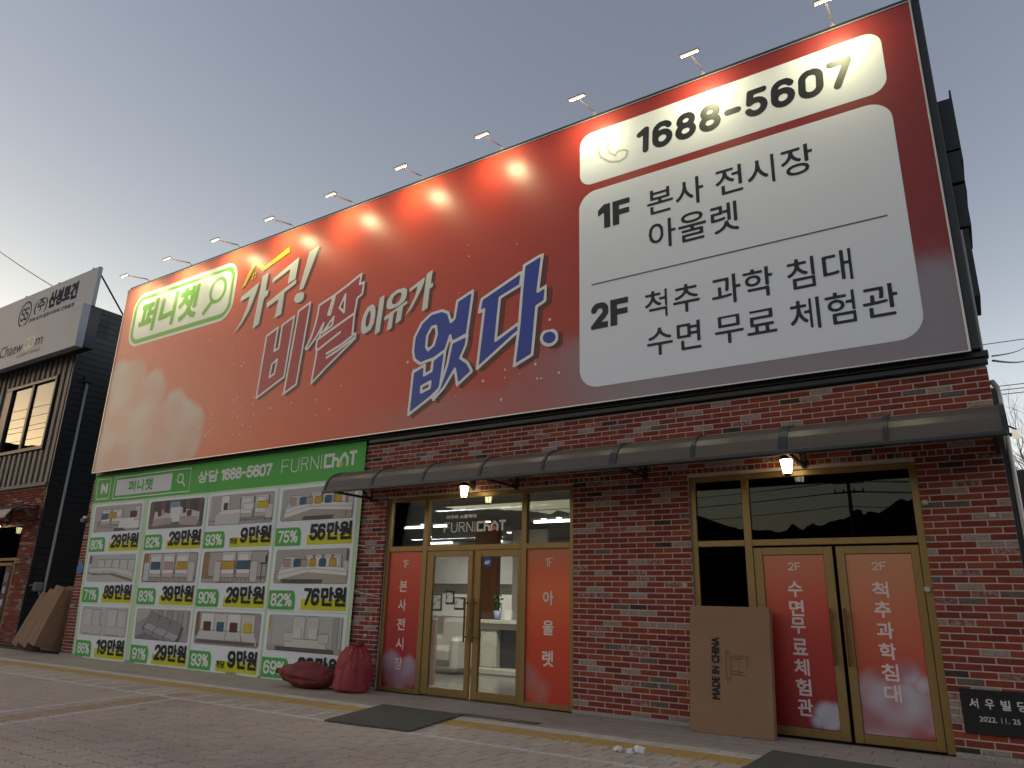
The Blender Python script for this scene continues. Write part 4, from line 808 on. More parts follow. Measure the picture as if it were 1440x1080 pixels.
# ================================================================== lanterns
lg=Mat('lit_lantern_glass',(.9,.85,.7),.4).emit((1,.80,.42),1.5); iron=Mat('black_iron',(.02,.02,.02),.45)
def lantern(x,z,label,w=LANTERN_W,y=-.22,sc=1.0,wy=0):
    t=thing('wall_lantern',label,'lantern',(x,y,z)); c=(x,y,z)
    m=MB()
    for k in range(6):
        a0,a1=math.pi/3*k,math.pi/3*(k+1); r0,r1=.045*sc,.072*sc; zb,zt=z-.085*sc,z+.075*sc
        m.face([(x+r0*math.cos(a0),y+r0*math.sin(a0),zb),(x+r0*math.cos(a1),y+r0*math.sin(a1),zb),(x+r1*math.cos(a1),y+r1*math.sin(a1),zt),(x+r1*math.cos(a0),y+r1*math.sin(a0),zt)])
    m.build('lantern_glass',lg,t,c)
    m=MB()
    for k in range(6):
        a=math.pi/3*k; m.tube([(x+.046*sc*math.cos(a),y+.046*sc*math.sin(a),z-.09*sc),(x+.074*sc*math.cos(a),y+.074*sc*math.sin(a),z+.08*sc)],.0045,5)
    m.lathe([(.0,z-.115*sc),(.02*sc,z-.11*sc),(.05*sc,z-.092*sc),(.048*sc,z-.084*sc),(0,z-.084*sc)],x,y,6)
    m.build('lantern_frame',iron,t,c)
    MB().lathe([(.0,z+.076*sc),(.088*sc,z+.074*sc),(.085*sc,z+.09*sc),(.05*sc,z+.12*sc),(.02*sc,z+.14*sc),(.0,z+.16*sc)],x,y,12).build('lantern_cap',iron,t,c)
    MB().tube([(x,y,z+.15*sc),(x,y+.06,z+.19*sc),(x,wy-.012,z+.15*sc)],.009,6).cbox(x-.04,x+.04,wy-.018,wy,z+.08*sc,z+.21*sc,.006).build('wall_arm',iron,t,c)
    l=bpy.data.lights.new('lantern_bulb','POINT'); l.energy=w; l.color=(1,.76,.40); l.shadow_soft_size=.02
    o=bpy.data.objects.new('lantern_bulb',l); COL.objects.link(o); o.parent=t; o.location=(0,-.0,-.0)
lantern(-6.20,2.79,'lit black lantern hanging above the transom of the ground floor shop doors'); lantern(-1.735,2.80,'lit black lantern hanging above the dark transom of the right entrance')
# ================================================================== things on and by the wall
pl=MB().cbox(-.40,.195,-.025,.004,.215,.60,.004).build('name_plaque',Mat('black_polished_stone',(.012,.013,.015),.18,spec=.6),None,(-.1,-.02,.4)); tag(pl,'black stone building plaque with white Korean name and date right of the right entrance','plaque')
m=MB(); 
for ch,a in (('서',-.335),('우',-.21),('빌',-.085),('딩',.04)): text(m,ch,(a,a+.075,.435,.525),-.0275,.004,.0022,c=(.62,.62,.62))
text(m,'2022. 11. 25',(-.272,.045,.325,.372),-.0275,.003,.0012,c=(.55,.55,.55)); m.build('lettering',sticker,pl,(-.1,-.02,.4))
cc=thing('security_camera','small white dome camera at the left end of the brick facade','camera',(-16.93,-.05,2.86))
MB().cbox(-16.98,-16.88,-.06,.0,2.86,2.92,.01).build('housing',Mat('white_plastic',(.7,.7,.68),.4),cc,(-16.93,-.05,2.86)); MB().lathe([(.055,2.86),(.055,2.82),(.04,2.78),(.0,2.765)],-16.93,-.07,14).build('dome',Mat('smoked_dome',(.25,.25,.25),.15),cc,(-16.93,-.05,2.86),smooth=True)
tag(MB().tube([(-16.74,-.024,1.78),(-16.74,-.008,1.78)],.13,20).build('round_sign',Mat('blue_sign_paint',(.03,.12,.38),.5),None,(-16.74,-.02,1.78)),'round blue sign peeking out behind the left edge of the banner','sign')
pipe_m=Mat('steel_downpipe',(.42,.38,.36),.35,metal=.5)
dp=thing('downpipe','shiny round downpipe with elbow down the right end of the brick wall','pipe',(.335,.12,0))
MB().tube([(.27,.3,3.62),(.30,.20,3.60),(.325,.13,3.52),(.333,.10,3.4),(.333,.10,1.2),(.333,.10,.02)],.027,12).build('pipe',pipe_m,dp,(.335,.12,0),smooth=True)
m=MB()
for z in (3.0,1.9,.7): m.cbox(.27,.38,.08,.16,z,z+.025,.003)
m.box(.271,.306,.06,.2,.0,3.5); m.build('gap_strip',black_steel,dp,(.335,.12,0))  # pipe clips and a dark strip filling the gap beside the pipe
gl=thing('side_lamp','round white lamp under a curved black arm on the building side','lamp',(.44,.5,3.1))
MB().lathe([(0,3.05),(.028,3.052),(.042,3.075),(.045,3.10),(.035,3.135),(0,3.15)],.44,.55,16).build('globe',Mat('white_globe',(.85,.82,.75),.4).emit((1,.9,.7),.08),gl,(.44,.5,3.1),smooth=True); MB().tube([(.27,.5,3.19),(.36,.52,3.20),(.44,.55,3.155)],.01,6).build('arm',iron,gl,(.44,.5,3.1))
# cardboard
card=Mat('corrugated_cardboard',(.30,.185,.12),.85,spec=.2); nn=card.noise(3,'Object',detail=5); card.color(card.mix(nn.ss(.35,.7)*.4,(.30,.185,.12),(.24,.14,.09))); card.bump(card.noise(60,'Object',stretch=(1,1,.06))+nn*2,.25,.003)
cb=thing('cardboard_carton','tall flat cardboard carton marked MADE IN CHINA leaning on the right entrance frame','box',(-2.5,-.33,0))
hgt,th,lean=1.30,.11,math.radians(7.5)
def leanv(m,y0=-.335):
    c_,s_=math.cos(lean),math.sin(lean); m.v=[(x,y0+y*c_+z*s_,z*c_-y*s_+th*s_*0+.004) for x,y,z in m.v]; return m
def cart():
    m=MB(); bm=bmesh.new(); bmesh.ops.create_grid(bm,x_segments=12,y_segments=16,size=.5); 
    R.seed(9)
    from mathutils import noise as mn
    X0,X1=-2.945,-2.065
    for side in (0,1):
        for i in range(12):
            for j in range(16):
                P=[]
                for a,b in ((0,0),(1,0),(1,1),(0,1)) if not side else ((0,0),(0,1),(1,1),(1,0)):
                    u,v=(i+a)/12,(j+b)/16; e=min(u,1-u,v,1-v)*8; d=mn.noise(Vector((u*3,v*4,side)))*.006*min(1,e)
                    P.append((X0+(X1-X0)*u,(th if side else 0)+d,v*hgt))
                m.face(P)
    m.face([(X0,0,0),(X0,0,hgt),(X0,th,hgt),(X0,th,0)]).face([(X1,0,0),(X1,th,0),(X1,th,hgt),(X1,0,hgt)]).face([(X0,0,hgt),(X1,0,hgt),(X1,th,hgt),(X0,th,hgt)]).face([(X0,0,0),(X0,th,0),(X1,th,0),(X1,0,0)])
    bm.free(); return m
leanv(cart()).build('carton_body',card,cb,(-2.5,-.33,0))
m=MB(); text(m,'MADE IN CHINA',(0,.635,0,.088),0,.004,.004,c=(.03,.028,.03)); m.v=[(-2.612-z,-.008,.335+x) for x,y,z in m.v]; leanv(m).build('lettering',ink,cb,(-2.5,-.33,0))
m=MB(); LK=(.12,.07,.05)
for ln in ([(-2.53,.52),(-2.50,.56),(-2.50,.80),(-2.535,.84)],[(-2.48,.57),(-2.48,.79)],[(-2.53,.52),(-2.545,.68),(-2.535,.84)],[(-2.48,.60),(-2.33,.59)],[(-2.48,.63),(-2.35,.62)],[(-2.48,.78),(-2.34,.79)],[(-2.48,.75),(-2.36,.76)],[(-2.40,.60),(-2.40,.78)]): draw(m,Shape().stroke(.0028,ln),.003,-.008,c=LK)
text(m,'FURNITURE',(0,.14,0,.018),-.008,.0016,0,c=LK); 
m.v=[v for v in m.v]; leanv(m)
# small caption beside the table drawing is rotated with the drawing
cap=MB(); draw(cap,Shape().stroke(.0022,[(-2.315,.66),(-2.315,.80)],[(-2.305,.68),(-2.305,.79)]),.003,-.008,c=LK); leanv(cap)
k_=MB(); 
for ln in ([(-2.53,.52),(-2.50,.56),(-2.50,.80),(-2.535,.84)],[(-2.48,.57),(-2.48,.79)],[(-2.53,.52),(-2.545,.68),(-2.535,.84)],[(-2.48,.60),(-2.33,.59)],[(-2.48,.63),(-2.35,.62)],[(-2.48,.78),(-2.34,.79)],[(-2.48,.75),(-2.36,.76)],[(-2.40,.60),(-2.40,.78)]): draw(k_,Shape().stroke(.0028,ln),.003,-.008,c=LK)
leanv(k_); k_.raw(cap.v,cap.f,0,LK); k_.build('table_drawing',ink,cb,(-2.5,-.33,0))
m=MB().cbox(-2.3,-2.28,-.004,.0,.25,.30,.001); 
tape=Mat('brown_tape',(.22,.135,.08),.65,spec=.3)
# leaning long cartons by the gap
def slab(x0,w_,y0,t_,h_,a,label,roll=0):
    m=MB().cbox(x0,x0+w_,0,t_,0,h_,.006); c_,s_=math.cos(a),math.sin(a); rc,rs=math.cos(roll),math.sin(roll)
    V=[]
    for x,y,z in m.v:
        dx_=x-x0; x2,z2=x0+dx_*rc+z*rs,-dx_*rs+z*rc; V.append((x2,y0+y*c_+z2*s_,z2*c_-y*s_+t_*s_+w_*max(0,rs)))
    m.v=V; o=m.build('long_carton',card,None,(x0,y0,0)); t_m=MB().box(x0+w_*.42,x0+w_*.62,-.004,-.001,.02,h_-.01)
    V=[]
    for x,y,z in t_m.v:
        dx_=x-x0; x2,z2=x0+dx_*rc+z*rs,-dx_*rs+z*rc; V.append((x2,y0+y*c_+z2*s_,z2*c_-y*s_+t_*s_+w_*max(0,rs)))
    t_m.v=V; t_m.build('tape_strip',tape,o,(x0,y0,0)); return tag(o,label,'box','cartons leaning beside the dark side wall')
slab(-18.95,.30,-.10,.28,1.22,math.radians(14),'leftmost long brown carton leaning by the dark side wall',math.radians(15))
slab(-18.42,.42,-.20,.32,1.25,math.radians(14),'middle long brown carton leaning by the dark side wall',math.radians(14))
slab(-17.80,.40,-.32,.72,1.25,math.radians(12),'rightmost and widest brown carton leaning beside the brick wall end',math.radians(12))
m=MB().cbox(-17.9,-17.2,.35,.75,1.28,1.36,.01); m.v=[(x,y,z+(x+17.5)*-.12) for x,y,z in m.v]; m.cbox(-17.6,-17.0,.45,.95,.01,1.28,.01)
tag(m.build('carton_stack',card,None,(-17.4,.6,0)),'folded carton flaps sticking up behind the leaning long cartons','box')
# bags
from mathutils import noise as MN
bagm=Mat('red_woven_sack',(.34,.055,.065),.65,spec=.25); bagm.color(bagm.mix(bagm.noise(5,'Object').ss(.35,.7)*.5,(.34,.055,.065),(.25,.038,.046))); bagm.bump(bagm.noise(90,'Object',detail=2),.25,.003)
def sack(name,label,loc,prof_,sx,sy,rot,seed,mat,neck=True):
    n,kk=110,80; V=[];Fc=[]
    for j in range(kk+1):
        v=j/kk
        for i in range(len(prof_)-1):
            if prof_[i][1]<=v<=prof_[i+1][1]: t=(v-prof_[i][1])/(prof_[i+1][1]-prof_[i][1]); t=t*t*(3-2*t); r=prof_[i][0]*(1-t)+prof_[i+1][0]*t; z=v; break
        for i in range(n):
            a=2*math.pi*i/n; d=Vector((math.cos(a)*1.6,math.sin(a)*1.6,v*2.6+seed)); e_=Vector((math.cos(a)*2.2,math.sin(a)*2.2,v*1.1+seed)); fold=MN.noise(d)*.13+abs(MN.noise(e_))*-.22+abs(MN.noise(e_*2.1+Vector((3,1,v*3))))*-.08+.07
            pleat=.10*math.sin(a*13+MN.noise(d)*4)*max(0,(v-.72)/.28)**.8; rad=r*(1+fold+pleat)
            V.append((math.cos(a)*rad*sx,math.sin(a)*rad*sy,v+MN.noise(d*1.3)*.03*(1 if 0<j<kk else 0)))
    for j in range(kk):
        for i in range(n): i2=(i+1)%n; Fc.append((j*n+i,j*n+i2,(j+1)*n+i2,(j+1)*n+i))
    Fc.append(tuple(range(n))[::-1]); Fc.append(tuple(kk*n+i for i in range(n)))
    M=rot; V=[M@Vector(p) for p in V]; zmin=min(p.z for p in V)
    m=MB().raw([(p.x+loc[0],p.y+loc[1],max(0.004,p.z-zmin-.015)) for p in V],Fc); o=m.build(name,mat,None,(loc[0],loc[1],0),smooth=True); return tag(o,label,'sack','red sacks dumped by the banner')
p1=[(.0,0),(.30,.02),(.37,.08),(.36,.30),(.355,.55),(.325,.76),(.22,.90),(.10,.955),(.15,1.0)]
H1=.66
sack('refuse_sack','upright pinkish red sack tied at the top beside the shop door frame',(-7.98,-.36),p1,1.0,.78,Matrix.Rotation(math.radians(5),4,'Y')@Matrix.Diagonal((.80,.80,H1,1)),2.3,bagm)
p2=[(.0,0),(.20,.03),(.34,.15),(.44,.38),(.43,.6),(.30,.80),(.14,.92),(.07,.96),(.10,1.0)]
bag2=Mat('maroon_woven_sack',(.20,.042,.042),.65,spec=.25); bag2.bump(bag2.noise(90,'Object',detail=2),.25,.003)
sack('refuse_sack','dark maroon sack lying on its side in front of the banner',(-8.28,-.40),p2,.92,.95,Matrix.Rotation(math.radians(12),4,'Z')@Matrix.Rotation(math.radians(-86),4,'Y')@Matrix.Diagonal((.44,.60,1.02,1)),7.7,bag2)
# mats
matm=Mat('coil_door_mat',(.11,.105,.09),.95,spec=.15); q1=matm.noise(110,detail=3); matm.color(matm.mix(q1.ss(.4,.65),(.06,.058,.05),(.20,.19,.155))); matm.bump(q1,1,.01)
def doormat(cs,label):
    m=MB(); z=.018; n=40
    L=lambda a,b,t:(a[0]+(b[0]-a[0])*t,a[1]+(b[1]-a[1])*t)
    pt=lambda u,v:L(L(cs[0],cs[1],u),L(cs[3],cs[2],u),v)
    for i in range(n):
        for j in range(n): m.face([(*pt(u,v),z+MN.noise(Vector((u*6,v*6,0)))*.004) for u,v in ((i/n,j/n),((i+1)/n,j/n),((i+1)/n,(j+1)/n),(i/n,(j+1)/n))])
    for a,b in ((0,1),(1,2),(2,3),(3,0)): m.face([(*cs[a],0),(*cs[b],0),(*cs[b],z+.002),(*cs[a],z+.002)])
    return tag(m.build('door_mat',matm,None,(sum(c[0] for c in cs)/4,sum(c[1] for c in cs)/4,0)),label,'door mat')
doormat([(-6.24,-2.49),(-5.13,-2.39),(-5.39,-1.13),(-6.63,-1.14)],'grey coil mat lying askew before the ground floor shop doors'); doormat([(-1.93,-2.25),(-.62,-2.32),(-.70,-1.10),(-1.93,-.97)],'dark mat cut by the bottom picture edge before the right entrance')
tag(MB().cbox(-5.55,-4.42,-1.12,-1.00,-.01,.012,.004).build('threshold_strip',Mat('worn_steel_strip',(.10,.095,.09),.5,metal=.4),None,(-5,-1.06,0)),'flat grey metal strip on the pavement behind the coil mat','strip')
lit=thing('crumpled_tissue','crumpled white plastic and tissue scraps on the pavement near the carton','litter',(-2.98,-1.87,0))
wp=Mat('white_tissue',(.72,.70,.70),.7); R.seed(4)
for k in range(12):
    s_=R.uniform(.005,.012) if k>4 else R.uniform(.035,.06); cx_=-2.98+(R.uniform(-.12,.14) if k<5 else R.uniform(-.75,.2)); cy_=-1.87+R.uniform(-.05,.05)+(0 if k<5 else .02)
    bm=bmesh.new(); bmesh.ops.create_icosphere(bm,subdivisions=2 if k<5 else 1,radius=s_)
    for v in bm.verts: v.co*=1+MN.noise(v.co*40+Vector((k,0,0)))*.8; v.co.z=max(v.co.z*.6+s_*.3,0)
    bm.verts.index_update(); q=MB().raw([(v.co.x+cx_,v.co.y+cy_,v.co.z+.003) for v in bm.verts],[[v.index for v in f_.verts] for f_ in bm.faces]); bm.free(); q.build('scrap',wp,lit,(cx_,cy_,0))
# ================================================================== neighbouring building
NX,NY=-20.3,.58
nb=thing('neighbour_building','two storey shop with brown ribbed cladding above brick and a black side wall, far left','building',(-24,NY,0))
clad=Mat('brown_grey_cladding',(.155,.135,.125),.55,spec=.4).grime(3,.4)
m=MB(); m.box(-30,NX,NY+.04,12,0,9.0,skip='f'); 
m.build('side_wall',black_clad,nb)
m=MB()
for k in range(52):
    z=.12+k*.172; m.cbox(NX+.0005,NX+.012,NY+.06,12,z,z+.160,.004)
o=m.build('side_cladding_boards',black_clad,nb); tag(o,kind='stuff')
# front: brick, with door and transom openings
m=MB(); m.box(-30,-23.1,NY+.03,NY+.2,0,3.92).box(-21.2,NX,NY+.03,NY+.2,0,3.92).box(-23.1,-21.2,NY+.03,NY+.2,2.92,3.92).box(-30,NX,NY+.05,NY+.2,3.92,9.0); m.build('wall',mortar,nb)
st=MB(); R.seed(21)
for r in range(58):
    z0=r*PZ+.02; k=0; off=PL/2*(r%2)
    if z0+HB>3.9: break
    x=NX-.003-off
    xa=NX-.002
    while xa>-29:
        p=x-PL+.011; q=min(x,xa)
        for a,b in [(p,q)]:
            if z0<2.92 and b>-23.1 and a<-21.2:
                if a<-23.1: b=-23.1
                elif b>-21.2: a=-21.2
                else: a=b
            if b-a>.03: brick_geo(st,a,b,z0,z0+HB,NY,bcol())
        x-=PL; xa=min(xa,x+.001)
tag(st.build('brick_courses',BR,nb),kind='stuff')
NWX0,NWX1,NWZ0,NWZ1=-23.95,-20.98,4.96,7.04
x=NX-.02; k=0
while x>-29:
    x0=x-.235
    if x0<NWX1 and x>NWX0 : rngs=[(4.02,NWZ0-.02),(NWZ1+.02,7.75)]
    else: rngs=[(4.02,7.75)]
    for za,zb in rngs: MB().cbox(x0,x-.065,NY-.035,NY+.04,za,zb,.012).build('cladding_panel',clad,nb,(x0,NY,za))
    x-=.30
MB().box(-29,NX,NY+.012,NY+.04,4.0,7.8).build('cladding_backing',Mat('dark_cladding_groove',(.05,.045,.042),.6),nb)
MB().cbox(-29.5,NX-.05,NY-.07,NY+.04,3.93,4.03,.01).build('cladding_sill',clad,nb); MB().cbox(NX-.02,NX+.03,NY-.03,NY+.05,0,8.98,.006).build('corner_trim',black_steel,nb)
m=MB(); wf=black_steel
m.cbox(NWX0,NWX1,NY-.07,NY+.05,NWZ1-.10,NWZ1,.008).cbox(NWX0,NWX1,NY-.07,NY+.05,NWZ0,NWZ0+.10,.008).cbox(NWX0,NWX0+.38,NY-.069,NY+.05,NWZ0+.1,NWZ1-.1,.008).cbox(NWX1-.09,NWX1,NY-.069,NY+.05,NWZ0+.1,NWZ1-.1,.008).cbox(-22.40,-22.28,NY-.05,NY+.05,NWZ0+.1,NWZ1-.1,.006)
wn=m.build('window',wf,nb)
for a,b in ((NWX0+.38,-22.40),(-22.28,NWX1-.09)): MB().box(a,b,NY-.005,NY+.003,NWZ0+.1,NWZ1-.1).build('pane',mirror_glass,wn,(a,NY,NWZ0))
MB().box(NWX0,NWX1,NY+.02,NY+.045,NWZ0,NWZ1).build('blind',Mat('pale_blind',(.45,.43,.36),.8),nb)
# entrance of the neighbour
m=MB(); m.cbox(-23.1,-21.2,NY+.01,NY+.08,2.03,2.10,.004).cbox(-21.28,-21.2,NY+.009,NY+.08,0,2.03,.004).cbox(-22.2,-22.12,NY+.009,NY+.08,0,2.03,.004).cbox(-21.42,-21.35,NY+.02,NY+.07,.02,1.98,.004).cbox(-22.1,-21.42,NY+.02,NY+.07,1.90,1.98,.004); m.build('window_frame',gold,nb)
MB().box(-23.1,-21.2,NY+.05,NY+.06,2.10,2.92).build('pane',dark_glass,nb); MB().box(-22.12,-21.40,NY+.055,NY+.062,.02,1.92).build('pane',dark_glass,nb); MB().box(-23.1,-21.2,NY+.3,NY+2,0,2.92).build('lobby',dark_room,nb)
MB().box(-21.66,-21.36,NY+.008,NY+.012,.1,1.88).build('sign_strip',Mat('dark_purple_film',(.05,.02,.035),.4),nb)
m=MB()
draw(m,Shape().ring(.010,arc(-21.51,1.62,.085,.11,0,345,16)),.008,NY+.002,c=(.6,.6,.6)); draw(m,strokes('SS',(-21.56,-21.46,1.56,1.68),.007),.006,NY+.002,c=(.6,.6,.6))
for i,ch in enumerate('신성토건'): text(m,ch,(-21.59,-21.43,1.22-i*.32,1.40-i*.32),NY+.002,.009,.012,c=(.65,.65,.65))
m.build('strip_lettering',sticker,nb)
sg=Mat('pale_sign_panel',(.37,.40,.45),.5,spec=.3).grime(.8,.25,(.7,.7,.72))
s1=thing('roof_sign','upper grey roof sign of the left neighbour with round SS logo and dark Korean name','sign',(-24,.45,8.8))
m=MB().cbox(-30,-19.68,.40,.50,8.82,10.0,.01); m.build('panel',sg,s1,(-24,.45,8.8))
for x in (-20.1,-22.0,-24.0,-26): MB().cbox(x-.04,x+.04,.42,.48,10.0,10.05,.005).build('bracket',black_steel,s1,(x,.45,10))
for q_ in ([(-19.75,.5,9.8),(-20.35,1.75,8.95)],[(-23,.5,9.8),(-23,1.75,8.95)]): MB().tube(q_,.025,6).build('strut',black_steel,s1,q_[0])
NAVY=(.02,.024,.05); m=MB(); y=.397
draw(m,Shape().ring(.028,arc(-23.70,9.37,.36,.40,0,350,28)),.018,y,c=NAVY); draw(m,strokes('SS',(-23.95,-23.45,9.15,9.60),.03,gap=.02),.016,y,c=NAVY); m.build('logo',ink,s1,(-24,.45,8.8))
m=MB(); text(m,'(주)',(-23.15,-22.35,9.20,9.70),y,.02,.012,c=NAVY); text(m,'신성토건',(-22.30,-20.66,9.24,9.80),y,.018,.035,c=NAVY); text(m,'토목·상가·공장·아파트 건축설계',(-23.3,-20.7,9.0,9.14),y,.008,.004,c=(.05,.05,.07)); m.build('lettering',ink,s1,(-24,.45,8.8))
s2=thing('fascia_sign','lower grey fascia sign of the left neighbour with pale lighting shop name','sign',(-24,.2,7.5))
MB().cbox(-30,-19.46,.10,.30,7.50,8.74,.01).build('panel',sg,s2,(-24,.2,7.5)); MB().cbox(-30,-19.5,.3,.6,7.55,8.7,.01).build('frame',black_steel,s2,(-24,.2,7.5))
m=MB(); y=.097; GY=(.09,.085,.08); text(m,'Chaew',(-23.95,-22.55,7.86,8.22),y,.012,.003,c=GY); text(m,'m',(-21.78,-21.38,7.90,8.13),y,.012,.003,c=GY); text(m,'LIGHTING',(-22.75,-21.42,7.70,7.80),y,.007,.001,c=GY)
text(m,'since lighting shop',(-23.9,-22.85,7.69,7.75),y,.005,0,c=(.26,.25,.24)) if False else None
m.build('lettering',ink,s2,(-24,.2,7.5)); m=MB(); OL=(.34,.36,.20)
draw(m,Shape().ring(.025,arc(-22.30,8.06,.15,.17,0,350,16)),.014,y,c=OL); draw(m,Shape().ring(.025,arc(-22.02,8.06,.15,.17,0,350,16)),.014,y-.001,c=OL)
for k in range(5): a=math.radians(40+k*25); draw(m,Shape().stroke(.012,[(-22.16+.30*math.cos(a),8.12+.30*math.sin(a)),(-22.16+.42*math.cos(a),8.12+.42*math.sin(a))]),.01,y,c=OL)
m.build('bulb_emblem',sticker,s2,(-24,.2,7.5))
np_=thing('neighbour_downpipe','pale downpipe on the black side wall of the left building','pipe',(NX+.06,.97,1.1)); MB().tube([(NX+.06,.97,6.85),(NX+.06,.97,1.1),(NX+.09,.9,.95)],.035,10).build('pipe',Mat('pale_pipe',(.42,.40,.36),.4,metal=.4),np_,(NX+.06,.97,1.1),smooth=True); MB().cbox(NX+.01,NX+.15,.87,1.07,6.82,7.0,.01).build('hopper',black_steel,np_,(NX+.06,.97,1.1))
mt=thing('gas_meter','small grey meter with short pipe on the black side wall','meter',(NX+.1,.78,1.3)); MB().cbox(NX+.012,NX+.14,.68,.90,1.27,1.5,.03).build('body',Mat('meter_grey',(.25,.25,.23),.5),mt,(NX+.1,.78,1.3)); MB().tube([(NX+.07,.60,1.42),(NX+.07,.7,1.42)],.02,8).tube([(NX+.07,.86,1.28),(NX+.07,.86,1.18)],.018,8).build('pipe',pipe_m,mt,(NX+.1,.78,1.3))
MBv=MB(); 
for k in range(10): MBv.cbox(NX+.013,NX+.022,.72,1.28,8.24+k*.045,8.262+k*.045,.003)
tag(MBv.build('louvre_vent',black_clad,None,(NX+.02,1,8.4)),'black louvred vent high on the side wall of the left building','vent')
nc=thing('neighbour_canopy','small black framed entrance canopy of the left neighbour','canopy',(-22,NY,3.2))
m=MB(); 
for x in (-20.60,-22.0,-23.4): m.tube([(x,NY-.01,3.40),(x,NY-.35,3.38),(x,NY-.6,3.25),(x,NY-.72,3.05)],.02,6).tube([(x,NY-.01,3.02),(x,NY-.72,3.02)],.016,6).tube([(x,NY-.015,3.0),(x,NY-.015,3.42)],.02,6)
m.tube([(-23.5,NY-.72,3.03),(-20.55,NY-.72,3.03)],.022,6); m.build('frame',black_steel,nc,(-22,NY,3.2))
m=MB(); m.face([(-23.5,NY-.02,3.41),(-23.5,NY-.36,3.39),(-20.58,NY-.36,3.39),(-20.58,NY-.02,3.41)]).face([(-23.5,NY-.36,3.39),(-23.5,NY-.62,3.26),(-20.58,NY-.62,3.26),(-20.58,NY-.36,3.39)]).face([(-23.5,NY-.62,3.26),(-23.5,NY-.72,3.06),(-20.58,NY-.72,3.06),(-20.58,NY-.62,3.26)]); m.build('sheet',poly,nc,(-22,NY,3.2))
lantern(-22.15,2.86,'small lit lantern over the entrance of the left neighbour',LANTERN_W*.2,y=NY-.22,wy=NY)
# ================================================================== inside the shop
led=Mat('led_bar',(.9,.9,.9),.5).emit((1,.97,.92),1.2)
BARS=[(-11.5,-10.6,4.3,'left of the shop, seen in the left transom pane'),(-10.35,-10.0,4.25,'short one seen at the left edge of the middle transom pane'),(-7.75,-6.7,4.3,'seen in the right transom pane'),(-13.6,-12.7,8.0,'at the back of the shop, low in the middle transom pane'),(-11.5,-11.0,8.0,'at the back of the shop, right of the other low one')]
for a,b,y,w_ in BARS: tag(MB().cbox(a,b,y-.03,y+.03,2.87,2.915,.005).build('ceiling_bar_light',led,None,((a+b)/2,y,2.9)),'white ceiling light bar '+w_,'ceiling light')
spt=[(-8.74,4.06),(-7.4,4.09),(-7.0,4.0),(-10.5,4.05),(-12.3,6.5),(-9.6,6.2)]
for i,(x,y) in enumerate(spt): tag(MB().tube([(x,y,2.905),(x,y,2.918)],.055,14).build('downlight',led,None,(x,y,2.91)),'small round ceiling downlight, '+['over the counter','rightmost pair, its left one','rightmost pair, its right one','in the left transom pane','seen high in the left door pane','seen high in the right door pane'][i],'ceiling light')
for (x,y,sx,e) in ((-7.2,1.9,2.4,18),(-11.5,6.6,3,20)):  # added area lamps apart from the fixtures; front one placed to light the counter
    l=bpy.data.lights.new('room_fill','AREA'); l.shape='RECTANGLE'; l.size=sx; l.size_y=.12; l.energy=e*ROOM_W; l.color=(1,.95,.86); o=bpy.data.objects.new('room_fill',l); COL.objects.link(o); o.location=(x,y,2.86)
cream=Mat('cream_leather',(.50,.47,.42),.4,spec=.4); cream.bump(cream.noise(12,'Object'),.2,.01)
def puff(m,x0,x1,y0,y1,z0,z1,r): m.cbox(x0,x1,y0,y1,z0,z1,r)
def armchair(x,y,s=1.0,label='cream leather recliner armchair behind the left glass door',wd=.95):
    t=thing('armchair',label,'armchair',(x,y,0)); 
    for nm,b in (('seat',(-wd/2+.16,wd/2-.16,-.42,.25,.18,.48)),('backrest',(-wd/2+.12,wd/2-.12,.12,.42,.40,.98)),('arm',(-wd/2,-wd/2+.2,-.45,.35,.05,.66)),('arm',(wd/2-.2,wd/2,-.45,.35,.05,.66)),('base',(-wd/2+.1,wd/2-.1,-.38,.38,.03,.2))):
        m=MB().cbox(x+b[0],x+b[1],y+b[2],y+b[3],b[4]*s,b[5]*s,.07); m.build(nm,cream,t,(x,y,0))
    return t
armchair(-8.85,3.1); armchair(-10.6,4.6,1.0,'long cream leather sofa further back behind the left glass door',2.0)
tag(MB().cbox(-7.98,-7.80,1.28,1.36,.004,1.0,.01).build('side_cabinet',Mat('beige_cabinet',(.33,.25,.16),.6),None,(-7.8,1.4,0)),'narrow beige cabinet just inside the left glass door','cabinet')
stone=Mat('cream_marble_counter',(.52,.50,.44),.3,spec=.5); stone.color(stone.mix(stone.noise(3,dist=1.5).ss(.4,.6)*.4,(.52,.50,.44),(.40,.37,.31)))
ct=thing('reception_counter','cream marble fireplace style counter behind the right glass door','counter',(-7.6,3.4,0)); o_=(-7.6,3.4,0)
MB().cbox(-8.45,-6.3,3.25,3.85,.90,.97,.012).build('counter_top',stone,ct,o_); MB().cbox(-8.40,-6.4,3.32,3.80,.80,.90,.01).build('frieze',stone,ct,o_)
MB().cbox(-8.35,-7.98,3.36,3.8,.12,.80,.02).build('pilaster',stone,ct,o_); MB().cbox(-8.45,-6.3,3.22,3.85,.005,.12,.02).build('base',stone,ct,o_); MB().box(-7.98,-6.4,3.5,3.8,.12,.80).build('recess',Mat('dark_recess',(.02,.02,.02),.2),ct,o_)
pt_=thing('potted_plant','small dark leaved plant in a pale blue pot on the counter','plant',(-8.02,3.45,.97)); MB().lathe([(0,.97),(.055,.97),(.085,1.14),(.075,1.14),(0,1.12)],-8.02,3.45,16).build('pot',Mat('pale_blue_pot',(.30,.36,.50),.4),pt_,(-8.02,3.45,.97),smooth=True)
m=MB(); R.seed(8)
